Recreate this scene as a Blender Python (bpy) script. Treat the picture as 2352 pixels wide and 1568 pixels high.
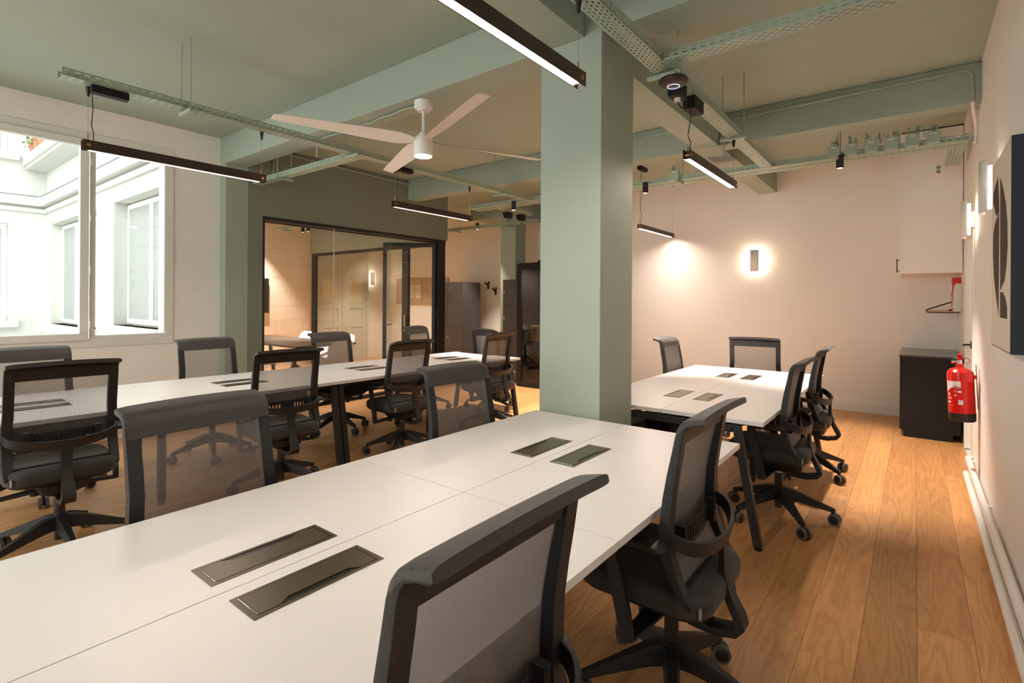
import bpy, bmesh, math, random
from mathutils import Vector, Matrix
random.seed(7)
PI = math.pi
for o in list(bpy.data.objects): bpy.data.objects.remove(o)
SC = bpy.context.scene
COL = SC.collection

# ------------------------------------------------------------------ camera
cam = bpy.data.cameras.new('camera'); cam_o = bpy.data.objects.new('camera', cam); COL.objects.link(cam_o)
F, CY, YAW, ROLL, EYE = 1190.42, 690.4, -0.660211, 0.00644, 1.42
cw, sw = math.cos(YAW), math.sin(YAW)
fwd = Vector((sw, cw, 0)); r0 = Vector((cw, -sw, 0)); u0 = Vector((0, 0, 1))
rt = r0*math.cos(ROLL)+u0*math.sin(ROLL); up = u0*math.cos(ROLL)-r0*math.sin(ROLL)
cam_o.matrix_world = Matrix.Translation((0, 0, EYE)) @ Matrix((rt, up, -fwd)).transposed().to_4x4()
cam.sensor_width = 36; cam.lens = F/2352*36; cam.shift_y = -(784-CY)/2352; cam.clip_start = .02
SC.camera = cam_o
# ------------------------------------------------------------------ sky, exposure
w = bpy.data.worlds.new('sky'); SC.world = w; w.use_nodes = True
w.node_tree.nodes['Background'].inputs[0].default_value = (.97, .99, 1, 1)
w.node_tree.nodes['Background'].inputs[1].default_value = 4.7
SC.view_settings.view_transform = 'Standard'; SC.view_settings.look = 'None'
SC.view_settings.exposure = 0.45; SC.view_settings.gamma = 1; SC.view_settings.use_curve_mapping = False
WARM = (1, .81, .675); PEND = 118.0; SPOT = 480.0

# ------------------------------------------------------------------ materials
def srgb(*c): return tuple(((v/255)/12.92 if v/255 <= .04045 else ((v/255+.055)/1.055)**2.4) for v in c)
MATS = {}
def mat(name, col, rough=.5, metal=0, bump=0, bscale=300, spec=.5, var=0, vscale=3):
    m = bpy.data.materials.new(name); m.use_nodes = True; nt = m.node_tree; b = nt.nodes['Principled BSDF']
    b.inputs['Base Color'].default_value = (*col, 1); b.inputs['Roughness'].default_value = rough
    b.inputs['Metallic'].default_value = metal; b.inputs['Specular IOR Level'].default_value = spec
    tc = nt.nodes.new('ShaderNodeTexCoord')
    if bump:
        n = nt.nodes.new('ShaderNodeTexNoise'); n.inputs['Scale'].default_value = bscale; n.inputs['Detail'].default_value = 3
        nt.links.new(tc.outputs['Object'], n.inputs['Vector'])
        bp = nt.nodes.new('ShaderNodeBump'); bp.inputs['Strength'].default_value = bump; bp.inputs['Distance'].default_value = .002
        nt.links.new(n.outputs['Fac'], bp.inputs['Height']); nt.links.new(bp.outputs['Normal'], b.inputs['Normal'])
    if var:
        n = nt.nodes.new('ShaderNodeTexNoise'); n.inputs['Scale'].default_value = vscale; n.inputs['Detail'].default_value = 4
        nt.links.new(tc.outputs['Object'], n.inputs['Vector'])
        r = nt.nodes.new('ShaderNodeMapRange'); r.inputs[1].default_value = .3; r.inputs[2].default_value = .7
        r.inputs[3].default_value = 1-var; r.inputs[4].default_value = 1+var
        nt.links.new(n.outputs['Fac'], r.inputs[0])
        mx = nt.nodes.new('ShaderNodeVectorMath'); mx.operation = 'SCALE'; mx.inputs[0].default_value = col
        nt.links.new(r.outputs[0], mx.inputs['Scale']); nt.links.new(mx.outputs[0], b.inputs['Base Color'])
    MATS[name] = m; return m
def emit(name, col, s):
    m = bpy.data.materials.new(name); m.use_nodes = True; nt = m.node_tree
    e = nt.nodes.new('ShaderNodeEmission'); e.inputs[0].default_value = (*col, 1); e.inputs[1].default_value = s
    nt.links.new(e.outputs[0], nt.nodes['Material Output'].inputs[0]); MATS[name] = m; return m
sage = mat('sage_paint', srgb(157, 170, 156), .58, bump=.12, bscale=120, var=.02)
white = mat('white_wall', srgb(240, 237, 232), .6, bump=.25, bscale=90, var=.012)
darkwall = mat('olive_wall', srgb(122, 128, 117), .5, bump=.15, bscale=120, var=.02)
outer = mat('courtyard_render', srgb(200, 198, 192), .8, bump=.3, bscale=40, var=.03, vscale=2)
lam = mat('white_laminate', srgb(222, 222, 224), .30, var=.004)
lamedge = mat('laminate_edge', srgb(226, 225, 224), .4)
blk = mat('black_metal', srgb(28, 28, 30), .42, spec=.5)
plast = mat('dark_plastic', srgb(31, 32, 35), .46, bump=.12, bscale=700, spec=.4)
plast2 = mat('grey_tread', srgb(92, 90, 88), .55)
chrome = mat('chrome', srgb(215, 215, 215), .15, 1)
tray = mat('green_tray', srgb(160, 178, 162), .38, .15)
bronze = mat('bronze_plate', srgb(116, 107, 96), .30, .85, bump=.05, bscale=900)
slotshade = mat('socket_shadow', srgb(10, 10, 11), .3)
lampb = mat('lamp_body', srgb(64, 51, 44), .38, .3)
brass = mat('brass', srgb(205, 150, 90), .3, .9)
red = mat('red_paint', srgb(214, 22, 14), .22)
rubber = mat('black_rubber', srgb(24, 23, 23), .5)
felt = mat('felt', srgb(226, 214, 198), .95, bump=.5, bscale=500, var=.035, vscale=9)
cream = mat('cream_door', srgb(206, 208, 198), .4)
creamglass = mat('obscured_pane', srgb(232, 226, 200), .3)
pinw = mat('pinboard', srgb(196, 176, 150), .9, bump=.3, bscale=400)
wood = mat('light_wood', srgb(196, 150, 98), .45, var=.08, vscale=8)
wplast = mat('white_plastic', srgb(235, 234, 230), .35)
pvc = mat('window_pvc', srgb(226, 226, 222), .3)
lock = mat('locker_metal', srgb(70, 68, 68), .45, bump=.1, bscale=500)
cabm = mat('cabinet_black', srgb(24, 23, 25), .6, spec=.3)
cabtop = mat('cabinet_top', srgb(70, 66, 64), .18)
canvas = mat('canvas', srgb(228, 214, 196), .85, bump=.3, bscale=600)
artink = mat('art_brown', srgb(74, 60, 55), .85)
navy = mat('canvas_navy', srgb(44, 50, 60), .8, bump=.3, bscale=600)
terra = mat('terracotta', srgb(190, 110, 84), .8)
leaf = mat('leaf', srgb(92, 132, 70), .6)
greyglass = mat('curtained_pane', srgb(150, 151, 148), .45)
metalgrey = mat('galvanised', srgb(150, 155, 150), .4, .6)
paper = mat('paper', srgb(238, 238, 236), .7)
inkg = mat('ink_green', srgb(40, 130, 96), .7)
inkk = mat('ink_grey', srgb(90, 90, 100), .7)
concrete = mat('concrete', srgb(190, 190, 184), .9, var=.06)
gstrip = emit('lamp_warm', WARM, PEND)
gspot = emit('spot_glow', (1, .78, .55), 40)
gsc = emit('sconce_glow', (1, .80, .60), 110)
gsc2 = emit('sconce_glow_low', (1, .80, .60), 26)
gfan = emit('fan_glow', (1, .80, .58), 60)
gring = emit('status_ring', (.5, .62, 1), 1.6)

def mixglass(name, tint, gl=1.0, ior=1.5):
    m = bpy.data.materials.new(name); m.use_nodes = True; nt = m.node_tree; nt.nodes.remove(nt.nodes['Principled BSDF'])
    t = nt.nodes.new('ShaderNodeBsdfTransparent'); t.inputs[0].default_value = (*tint, 1)
    g = nt.nodes.new('ShaderNodeBsdfGlossy'); g.inputs['Roughness'].default_value = .01
    f = nt.nodes.new('ShaderNodeLayerWeight'); f.inputs[0].default_value = .5
    p = nt.nodes.new('ShaderNodeMath'); p.operation = 'POWER'; p.inputs[1].default_value = 5; nt.links.new(f.outputs['Facing'], p.inputs[0])
    k = nt.nodes.new('ShaderNodeMath'); k.operation = 'MULTIPLY_ADD'; k.inputs[1].default_value = .9*gl; k.inputs[2].default_value = .035*gl; nt.links.new(p.outputs[0], k.inputs[0])
    x = nt.nodes.new('ShaderNodeMixShader'); nt.links.new(k.outputs[0], x.inputs[0]); nt.links.new(t.outputs[0], x.inputs[1]); nt.links.new(g.outputs[0], x.inputs[2])
    nt.links.new(x.outputs[0], nt.nodes['Material Output'].inputs[0]); MATS[name] = m; return m
glass = mixglass('clear_glass', (.96, .98, .97))
booglass = mixglass('smoked_glass', (.62, .63, .64), 1.3)

def meshfabric():
    m = bpy.data.materials.new('mesh_fabric'); m.use_nodes = True; nt = m.node_tree; b = nt.nodes['Principled BSDF']
    L = nt.links.new
    b.inputs['Roughness'].default_value = .55
    tc = nt.nodes.new('ShaderNodeTexCoord'); sx = nt.nodes.new('ShaderNodeSeparateXYZ'); L(tc.outputs['Object'], sx.inputs[0])
    def th(sock, fr):
        a = nt.nodes.new('ShaderNodeMath'); a.operation = 'MULTIPLY'; a.inputs[1].default_value = fr; L(sock, a.inputs[0])
        s = nt.nodes.new('ShaderNodeMath'); s.operation = 'SINE'; L(a.outputs[0], s.inputs[0])
        g = nt.nodes.new('ShaderNodeMath'); g.operation = 'MULTIPLY_ADD'; g.inputs[1].default_value = .5; g.inputs[2].default_value = .5; L(s.outputs[0], g.inputs[0]); return g.outputs[0]
    y = th(sx.outputs['Y'], 2*PI/.0034); z = th(sx.outputs['Z'], 2*PI/.0034)
    mx = nt.nodes.new('ShaderNodeMath'); mx.operation = 'MULTIPLY'; L(y, mx.inputs[0]); L(z, mx.inputs[1])   # hole = both high
    n = nt.nodes.new('ShaderNodeTexNoise'); n.inputs['Scale'].default_value = 260; n.inputs['Detail'].default_value = 4
    mp = nt.nodes.new('ShaderNodeMapping'); mp.inputs['Scale'].default_value = (1, 1, 4); L(tc.outputs['Object'], mp.inputs[0]); L(mp.outputs[0], n.inputs['Vector'])
    cr = nt.nodes.new('ShaderNodeMixRGB'); cr.inputs[1].default_value = (*srgb(56, 53, 52), 1); cr.inputs[2].default_value = (*srgb(140, 133, 130), 1); L(n.outputs['Fac'], cr.inputs[0]); L(cr.outputs[0], b.inputs['Base Color'])
    lw = nt.nodes.new('ShaderNodeLayerWeight'); lw.inputs[0].default_value = .5
    fc = nt.nodes.new('ShaderNodeMath'); fc.operation = 'SUBTRACT'; fc.inputs[0].default_value = 1; L(lw.outputs['Facing'], fc.inputs[1])
    fp = nt.nodes.new('ShaderNodeMath'); fp.operation = 'POWER'; fp.inputs[1].default_value = 2.0; L(fc.outputs[0], fp.inputs[0]); fc = fp
    h = nt.nodes.new('ShaderNodeMapRange'); h.inputs[1].default_value = 0; h.inputs[2].default_value = .5; h.inputs[3].default_value = .34; h.inputs[4].default_value = .86; L(mx.outputs[0], h.inputs[0])
    k = nt.nodes.new('ShaderNodeMath'); k.operation = 'MULTIPLY'; L(h.outputs[0], k.inputs[0]); L(fc.outputs[0], k.inputs[1]); k.use_clamp = True
    k2 = nt.nodes.new('ShaderNodeMath'); k2.operation = 'MULTIPLY'; k2.inputs[1].default_value = 1.0; L(k.outputs[0], k2.inputs[0])
    t = nt.nodes.new('ShaderNodeBsdfTransparent'); x = nt.nodes.new('ShaderNodeMixShader')
    L(k2.outputs[0], x.inputs[0]); L(b.outputs[0], x.inputs[1]); L(t.outputs[0], x.inputs[2]); L(x.outputs[0], nt.nodes['Material Output'].inputs[0])
    return m
meshf = meshfabric()
def weave(name, c1, c2, per, rough=.8):
    m = bpy.data.materials.new(name); m.use_nodes = True; nt = m.node_tree; b = nt.nodes['Principled BSDF']; L = nt.links.new
    b.inputs['Roughness'].default_value = rough; b.inputs['Sheen Weight'].default_value = .15
    tc = nt.nodes.new('ShaderNodeTexCoord'); mp = nt.nodes.new('ShaderNodeMapping'); mp.inputs['Scale'].default_value = (1, 1, .35); L(tc.outputs['Object'], mp.inputs[0])
    n = nt.nodes.new('ShaderNodeTexNoise'); n.inputs['Scale'].default_value = per; n.inputs['Detail'].default_value = 5; L(mp.outputs[0], n.inputs['Vector'])
    r = nt.nodes.new('ShaderNodeMapRange'); r.inputs[1].default_value = .35; r.inputs[2].default_value = .65; L(n.outputs['Fac'], r.inputs[0])
    c = nt.nodes.new('ShaderNodeMixRGB'); c.inputs[1].default_value = (*c1, 1); c.inputs[2].default_value = (*c2, 1); L(r.outputs[0], c.inputs[0]); L(c.outputs[0], b.inputs['Base Color'])
    bp = nt.nodes.new('ShaderNodeBump'); bp.inputs['Strength'].default_value = .4; bp.inputs['Distance'].default_value = .001; L(n.outputs['Fac'], bp.inputs['Height']); L(bp.outputs[0], b.inputs['Normal'])
    return m
seatf = weave('seat_fabric', srgb(22, 22, 24), srgb(58, 57, 57), 420)
railf = weave('rail_fabric', srgb(36, 34, 34), srgb(60, 56, 55), 700, .6)

def oak():
    m = bpy.data.materials.new('oak_floor'); m.use_nodes = True; nt = m.node_tree; b = nt.nodes['Principled BSDF']; L = nt.links.new; N = nt.nodes.new
    tc = N('ShaderNodeTexCoord'); oi = N('ShaderNodeObjectInfo')
    off = N('ShaderNodeVectorMath'); off.operation = 'SCALE'; off.inputs[0].default_value = (17.3, 41.7, 9.1); L(oi.outputs['Random'], off.inputs['Scale'])
    ad = N('ShaderNodeVectorMath'); ad.operation = 'ADD'; L(tc.outputs['Object'], ad.inputs[0]); L(off.outputs[0], ad.inputs[1])
    mp = N('ShaderNodeMapping'); mp.inputs['Scale'].default_value = (1, .12, 1); L(ad.outputs[0], mp.inputs[0])
    n1 = N('ShaderNodeTexNoise'); n1.inputs['Scale'].default_value = 6.5; n1.inputs['Detail'].default_value = 2.5; n1.inputs['Roughness'].default_value = .45; n1.inputs['Distortion'].default_value = .35; L(mp.outputs[0], n1.inputs['Vector'])
    s = N('ShaderNodeMath'); s.operation = 'MULTIPLY'; s.inputs[1].default_value = 70; L(n1.outputs['Fac'], s.inputs[0])
    sn = N('ShaderNodeMath'); sn.operation = 'SINE'; L(s.outputs[0], sn.inputs[0])
    rg = N('ShaderNodeMapRange'); rg.inputs[1].default_value = -1; rg.inputs[2].default_value = 1; L(sn.outputs[0], rg.inputs[0])
    pw = N('ShaderNodeMath'); pw.operation = 'POWER'; pw.inputs[1].default_value = 2.2; L(rg.outputs[0], pw.inputs[0])
    mp2 = N('ShaderNodeMapping'); mp2.inputs['Scale'].default_value = (1, .035, 1); L(ad.outputs[0], mp2.inputs[0])
    n2 = N('ShaderNodeTexNoise'); n2.inputs['Scale'].default_value = 190; n2.inputs['Detail'].default_value = 4; L(mp2.outputs[0], n2.inputs['Vector'])
    n3 = N('ShaderNodeTexNoise'); n3.inputs['Scale'].default_value = 3; n3.inputs['Detail'].default_value = 3; L(mp.outputs[0], n3.inputs['Vector'])
    c1 = N('ShaderNodeMixRGB'); c1.inputs[1].default_value = (*srgb(212, 158, 101), 1); c1.inputs[2].default_value = (*srgb(184, 126, 74), 1)
    f = N('ShaderNodeMath'); f.operation = 'MULTIPLY'; f.inputs[1].default_value = .55; L(pw.outputs[0], f.inputs[0]); L(f.outputs[0], c1.inputs[0])
    c2 = N('ShaderNodeMixRGB'); c2.blend_type = 'MULTIPLY'; c2.inputs[0].default_value = .5; L(c1.outputs[0], c2.inputs[1])
    r2 = N('ShaderNodeMapRange'); r2.inputs[1].default_value = .3; r2.inputs[2].default_value = .7; r2.inputs[3].default_value = .72; r2.inputs[4].default_value = 1.1; L(n2.outputs['Fac'], r2.inputs[0]); L(r2.outputs[0], c2.inputs[2])
    c3 = N('ShaderNodeMixRGB'); c3.blend_type = 'MULTIPLY'; c3.inputs[0].default_value = 1; L(c2.outputs[0], c3.inputs[1])
    r3 = N('ShaderNodeMapRange'); r3.inputs[3].default_value = .84; r3.inputs[4].default_value = 1.1; L(oi.outputs['Random'], r3.inputs[0])
    r4 = N('ShaderNodeMapRange'); r4.inputs[1].default_value = .3; r4.inputs[2].default_value = .7; r4.inputs[3].default_value = .88; r4.inputs[4].default_value = 1.08; L(n3.outputs['Fac'], r4.inputs[0])
    mm = N('ShaderNodeMath'); mm.operation = 'MULTIPLY'; L(r3.outputs[0], mm.inputs[0]); L(r4.outputs[0], mm.inputs[1]); L(mm.outputs[0], c3.inputs[2])
    L(c3.outputs[0], b.inputs['Base Color']); b.inputs['Roughness'].default_value = .4
    bp = N('ShaderNodeBump'); bp.inputs['Strength'].default_value = .12; bp.inputs['Distance'].default_value = .001; L(n2.outputs['Fac'], bp.inputs['Height']); L(bp.outputs[0], b.inputs['Normal'])
    return m
oakm = oak()

# ------------------------------------------------------------------ mesh helpers
class MB:
    def __init__(s): s.v = []; s.f = []; s.mi = []; s.m = 0; s.T = None
    def add(s, vs, fs):
        b = len(s.v)
        s.v += [tuple(s.T @ Vector(v)) if s.T else tuple(v) for v in vs]
        s.f += [tuple(b+i for i in f) for f in fs]; s.mi += [s.m]*len(fs); return s
    def box(s, x0, x1, y0, y1, z0, z1):
        return s.add([(x0,y0,z0),(x1,y0,z0),(x1,y1,z0),(x0,y1,z0),(x0,y0,z1),(x1,y0,z1),(x1,y1,z1),(x0,y1,z1)],
                     [(0,3,2,1),(4,5,6,7),(0,1,5,4),(1,2,6,5),(2,3,7,6),(3,0,4,7)])
    def hexa(s, a, b):      # two quads (same winding) joined
        return s.add(list(a)+list(b), [(0,3,2,1),(4,5,6,7),(0,1,5,4),(1,2,6,5),(2,3,7,6),(3,0,4,7)])
    def cyl(s, p0, p1, r0, r1=None, n=14, caps=True):
        r1 = r0 if r1 is None else r1; p0 = Vector(p0); p1 = Vector(p1); d = (p1-p0).normalized()
        a = d.orthogonal().normalized(); c = d.cross(a)
        vs = [p0+(a*math.cos(2*PI*i/n)+c*math.sin(2*PI*i/n))*r0 for i in range(n)]+[p1+(a*math.cos(2*PI*i/n)+c*math.sin(2*PI*i/n))*r1 for i in range(n)]
        fs = [(i, (i+1)%n, n+(i+1)%n, n+i) for i in range(n)]
        if caps: fs += [tuple(range(n-1,-1,-1)), tuple(range(n, 2*n))]
        return s.add(vs, fs)
    def tube(s, pts, r, n=8):
        pts = [Vector(p) for p in pts]; rings = []; a = None
        for i, p in enumerate(pts):
            t = (pts[min(i+1, len(pts)-1)]-pts[max(i-1, 0)]).normalized()
            a = t.orthogonal().normalized() if a is None else (a-t*a.dot(t)).normalized()
            c = t.cross(a); rings.append([p+(a*math.cos(2*PI*k/n)+c*math.sin(2*PI*k/n))*r for k in range(n)])
        vs = [v for q in rings for v in q]; fs = []
        for i in range(len(pts)-1):
            for k in range(n): fs.append((i*n+k, i*n+(k+1)%n, (i+1)*n+(k+1)%n, (i+1)*n+k))
        fs += [tuple(range(n-1,-1,-1)), tuple((len(pts)-1)*n+k for k in range(n))]
        return s.add(vs, fs)
    def ribbon(s, pts, wax, ws, ts):    # rectangular section swept along pts; wax = width axis (vector or list)
        pts = [Vector(p) for p in pts]; vs = []; n = len(pts)
        for i, p in enumerate(pts):
            t = (pts[min(i+1, n-1)]-pts[max(i-1, 0)]).normalized()
            wa = Vector(wax[i] if isinstance(wax, list) else wax); wa = (wa-t*wa.dot(t)).normalized(); nr = t.cross(wa)
            w_ = (ws[i] if isinstance(ws, (list, tuple)) else ws)/2; t_ = (ts[i] if isinstance(ts, (list, tuple)) else ts)/2
            vs += [p-wa*w_-nr*t_, p+wa*w_-nr*t_, p+wa*w_+nr*t_, p-wa*w_+nr*t_]
        fs = [(0,3,2,1), (4*n-4, 4*n-3, 4*n-2, 4*n-1)]
        for i in range(n-1):
            for k in range(4): fs.append((4*i+k, 4*i+(k+1)%4, 4*i+4+(k+1)%4, 4*i+4+k))
        return s.add(vs, fs)
    def rings(s, rs, cap=True):     # list of closed rings with equal counts
        n = len(rs[0]); vs = [v for r in rs for v in r]; fs = []
        for i in range(len(rs)-1):
            for k in range(n): fs.append((i*n+k, i*n+(k+1)%n, (i+1)*n+(k+1)%n, (i+1)*n+k))
        if cap: fs += [tuple(range(n-1,-1,-1)), tuple((len(rs)-1)*n+k for k in range(n))]
        return s.add(vs, fs)
    def lathe(s, prof, c=(0,0), n=24):
        return s.rings([[(c[0]+r*math.cos(2*PI*k/n), c[1]+r*math.sin(2*PI*k/n), z) for k in range(n)] for r, z in prof])
    def prism(s, poly, ax, a, b):   # poly in the two other axes, extruded along ax from a to b
        def P(p, t): return {'x': (t, p[0], p[1]), 'y': (p[0], t, p[1]), 'z': (p[0], p[1], t)}[ax]
        n = len(poly); return s.add([P(p, a) for p in poly]+[P(p, b) for p in poly],
            [tuple(range(n)), tuple(range(2*n-1, n-1, -1))]+[(i, n+i, n+(i+1)%n, (i+1)%n) for i in range(n)])
    def build(s, name, mats, parent=None, bevel=0, smooth=True, loc=None, rz=None, ang=35, solid=0, recalc=True):
        me = bpy.data.meshes.new(name); me.from_pydata(s.v, [], s.f)
        mats = mats if isinstance(mats, (list, tuple)) else [mats]
        for m in mats: me.materials.append(m)
        me.polygons.foreach_set('material_index', s.mi)
        if recalc:
            bm = bmesh.new(); bm.from_mesh(me); bmesh.ops.recalc_face_normals(bm, faces=bm.faces)
            if bevel: 
                es = [e for e in bm.edges if len(e.link_faces) == 2 and e.calc_face_angle(0) > .5]
                bmesh.ops.bevel(bm, geom=es, offset=bevel, segments=2, affect='EDGES', clamp_overlap=True, profile=.5)
            bm.to_mesh(me); bm.free()
        if smooth:
            me.polygons.foreach_set('use_smooth', [True]*len(me.polygons)); me.set_sharp_from_angle(angle=math.radians(ang))
        me.update()
        o = bpy.data.objects.new(name, me); COL.objects.link(o)
        if parent is not None: o.parent = parent
        if loc is not None: o.location = loc
        if rz is not None: o.rotation_euler = (0, 0, rz)
        if bevel and smooth: wn_ = o.modifiers.new('normals', 'WEIGHTED_NORMAL'); wn_.keep_sharp = True
        if solid: md = o.modifiers.new('sheet', 'SOLIDIFY'); md.thickness = solid
        return o
def tag(o, label=None, cat=None, group=None, kind=None):
    if label: o['label'] = label
    if cat: o['category'] = cat
    if group: o['group'] = group
    if kind: o['kind'] = kind
    return o
def thing(name, label, cat, loc=(0,0,0), rz=0, group=None, kind=None):
    o = bpy.data.objects.new(name, None); COL.objects.link(o); o.location = loc; o.rotation_euler = (0, 0, rz); o.empty_display_size = .1
    return tag(o, label, cat, group, kind)
def dup(o, parent=None):
    c = o.copy(); COL.objects.link(c)
    if parent is not None: c.parent = parent
    for ch in list(o.children): dup(ch, c)
    return c
def B(*a): return MB().box(*a)
def text(s, size, name, m, parent, M4, label=None, ext=.0004):
    cu = bpy.data.curves.new('t', 'FONT'); cu.body = s; cu.size = size; cu.extrude = ext; cu.align_x = 'CENTER'; cu.align_y = 'CENTER'; cu.resolution_u = 3
    t = bpy.data.objects.new('t', cu); COL.objects.link(t); bpy.context.view_layer.update()
    me = bpy.data.meshes.new_from_object(t.evaluated_get(bpy.context.evaluated_depsgraph_get())); bpy.data.objects.remove(t)
    me.transform(M4); me.materials.clear(); me.materials.append(m)
    o = bpy.data.objects.new(name, me); COL.objects.link(o); o.parent = parent
    return tag(o, label)
def struct(o): o['kind'] = 'structure'; return o

# ------------------------------------------------------------------ room shell
CZ = 3.29
XL, XR, YB, YB2, YF, XP, XM = -6.40, .40, 8.12, 8.45, -3.5, -6.25, -10.46
fl = struct(MB().box(XL-.3, XR+.2, YF-.2, 8.7, -.25, -.013).box(-10.8, XL-.3, 2.62, 8.7, -.25, -.013).build('floor', concrete))
PW = .191
def plank_cols(x0, x1, y0, y1):
    x = x1
    while x > x0+.02:
        xa = max(x-PW, x0); y = y0 - random.uniform(0, 1.9); 
        while y < y1:
            L = random.choice((1.5, 1.9, 2.2, 2.2)); a, b = max(y, y0), min(y+L, y1)
            if b-a > .03: yield xa, x, a, b
            y += L
        x -= PW
for xa, xb, a, b in plank_cols(XL+.002, XR-.002, -.9, YB-.002):
    if xb < -4.3 and False: continue
    hx, hy = (xb-xa)/2-.0005, (b-a)/2-.0006
    o = B(-hx, hx, -hy, hy, -.012, 0).build('plank', oakm, fl, bevel=.0008, loc=((xa+xb)/2, (a+b)/2, 0), smooth=False)
rest = MB()
for xa, xb, a, b in list(plank_cols(XL+.002, XR-.002, YF, -.9))+list(plank_cols(-10.45, XL, 2.95, YB2))+list(plank_cols(XL, -4.3, YB, YB2)):
    rest.box(xa+.0005, xb-.0005, a+.0006, b-.0006, -.012, 0)
tag(rest.build('planks', oakm, fl, smooth=False), kind='stuff')
ce = struct(MB().box(XL-.3, XR+.2, YF-.2, 8.7, CZ, CZ+.3).box(-10.8, XL-.3, 2.62, 8.7, CZ, CZ+.3).build('ceiling', sage))
def beam(x0, x1, y0, y1, z0=2.98): return B(x0, x1, y0, y1, z0, CZ).build('beam', sage, ce, bevel=.006)
beam(-6.4, -1.86, 2.68, 2.935); beam(-1.435, XR, 2.68, 2.935)
beam(-1.79, -1.55, YF, 2.68); beam(-1.79, -1.55, 3.11, YB)
beam(XP, -1.79, 5.39, 5.58); beam(-1.55, XR, 5.36, 5.56); beam(XM, XP-.12, 5.39, 5.58)
beam(-6.95, -5.83, 7.60, YB2, 3.0); beam(-6.4, -1.79, -1.0, -.75); beam(-1.55, XR, -1.0, -.75)
def wall(name, boxes, m=white, bevel=0):
    mb = MB()
    for b in boxes: mb.box(*b)
    return struct(mb.build(name, m, bevel=bevel))
W1Y0, W1Y1, WZ0, WZ1 = -.72, 2.16, .975, 2.995
wall('wall_left', [(XL-.3, XL, YF-.2, W1Y1, 0, WZ0), (XL-.3, XL, YF-.2, W1Y1, WZ1, CZ), (XL-.3, XL, W1Y1, 2.94, 0, CZ), (XL-.3, XL, -.9, W1Y0, WZ0, WZ1), (XL-.3, XL, YF-.2, -3.2, WZ0, WZ1)])
wall('wall_pilaster', [(XL, XP, 2.68, 2.935, 0, 2.98)], sage, .004)
wall('wall_partition', [(XP-.12, XP, 2.935, 3.108, 0, CZ), (XP-.12, XP, 3.108, 6.26, 2.43, CZ)], darkwall)
wall('wall_right', [(XR, XR+.2, YF-.2, 5.93, 0, CZ), (XR, XR+.2, 5.93, 6.80, 2.06, CZ), (XR, XR+.2, 6.80, 8.7, 0, CZ)])
wall('wall_back', [(-4.3, XR, YB, 8.7, 0, CZ)])
wall('wall_far', [(-10.8, -4.3, YB2, 8.7, 0, CZ)])
FX0, FX1, FZ0, FZ1 = -6.2, -2.1, .35, 3.15
wall('wall_front', [(XL, FX0, YF-.2, YF, 0, CZ), (FX1, XR, YF-.2, YF, 0, CZ), (FX0, FX1, YF-.2, YF, 0, FZ0), (FX0, FX1, YF-.2, YF, FZ1, CZ)])
wall('wall_meeting_back', [(-10.8, XM, 2.62, YB2, 0, CZ)])
wall('wall_meeting_side', [(XM, XL-.3, 2.62, 2.94, 0, CZ)])
wall('wall_meeting_header', [(XM, XP-.12, 6.26, 6.36, 2.42, CZ)], sage)
struct(MB().box(-1.435, XR-.003, YB-.013, YB, 0, .115).box(-4.3, -1.87, YB-.013, YB, 0, .115).build('baseboard_back', wplast, bevel=.003))
struct(B(XL, XL+.013, YF, 2.68, 0, .09).build('baseboard_left', wplast, bevel=.003))
pl = thing('pillar', 'tall square sage green pillar between the two white tables', 'pillar', (-1.6475, 2.895, 0))
B(-.2125, .2125, -.215, .215, 0, CZ).build('shaft', sage, pl, bevel=.006)
pl = thing('pillar', 'narrow green pillar on the far wall behind the lockers', 'pillar', (-6.0, 7.755, 0))
B(-.1775, .1775, -.155, .155, 0, 3.0).build('shaft', sage, pl, bevel=.004)

# acoustic felt tiles on the meeting room wall
fw = bpy.data.objects['wall_meeting_back']
for r in range(10):
    z0 = .09+r*.297+.0
    y = 2.95-(r % 2)*.35+.02
    while y < 6.24:
        a, b = max(y, 2.95), min(y+.62, 6.25)
        if b-a > .04: B(0, .012+random.uniform(0, .003), a+.0012, b-.0012, z0+.0012, min(z0+.2958, CZ-.01)).build('felt_panel', felt, fw, smooth=False, loc=(XM, 0, 0))
        y += .62

# ------------------------------------------------------------------ window to the courtyard
def frame_rect(mb, x0, x1, y0, y1, z0, z1, wd):
    mb.box(x0, x1, y0, y1, z0, z0+wd); mb.box(x0, x1, y0, y1, z1-wd, z1)
    mb.box(x0, x1, y0, y0+wd, z0+wd, z1-wd); mb.box(x0, x1, y1-wd, y1, z0+wd, z1-wd)
def window(n, ys, y0, y1):
    wn = thing('window_%d' % n, None, None, (XL, (y0+y1)/2, WZ0), kind='structure'); wn.location = (0, 0, 0)
    mb = MB(); frame_rect(mb, XL-.10, XL+.012, y0-.04, y1+.04, WZ0-.04, WZ1+.04, .085); mb.build('casing', pvc, wn, bevel=.004)
    for (a, b, sash) in ys:
        mb = MB(); d = .03 if sash else .0
        frame_rect(mb, XL-.06+d, XL+.006+d*.9, a, b, WZ0+.03, WZ1-.03, .07 if sash else .045); mb.build('sash' if sash else 'fixed_frame', pvc, wn, bevel=.006)
        q = .062 if sash else .04
        B(XL-.04, XL-.034, a+q, b-q, WZ0+.03+q, WZ1-.03-q).build('pane', glass, wn, smooth=False)
        B(XL-.022, XL-.018, a+q, b-q, WZ0+.03+q, WZ1-.03-q).build('pane', glass, wn, smooth=False)
        if sash:
            for zz in (1.16, 1.69, 2.2, 2.75): MB().cyl((XL+.045, b+.008, zz-.035), (XL+.045, b+.008, zz+.035), .009, n=10).build('hinge', wplast, wn)
    return wn
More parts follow.
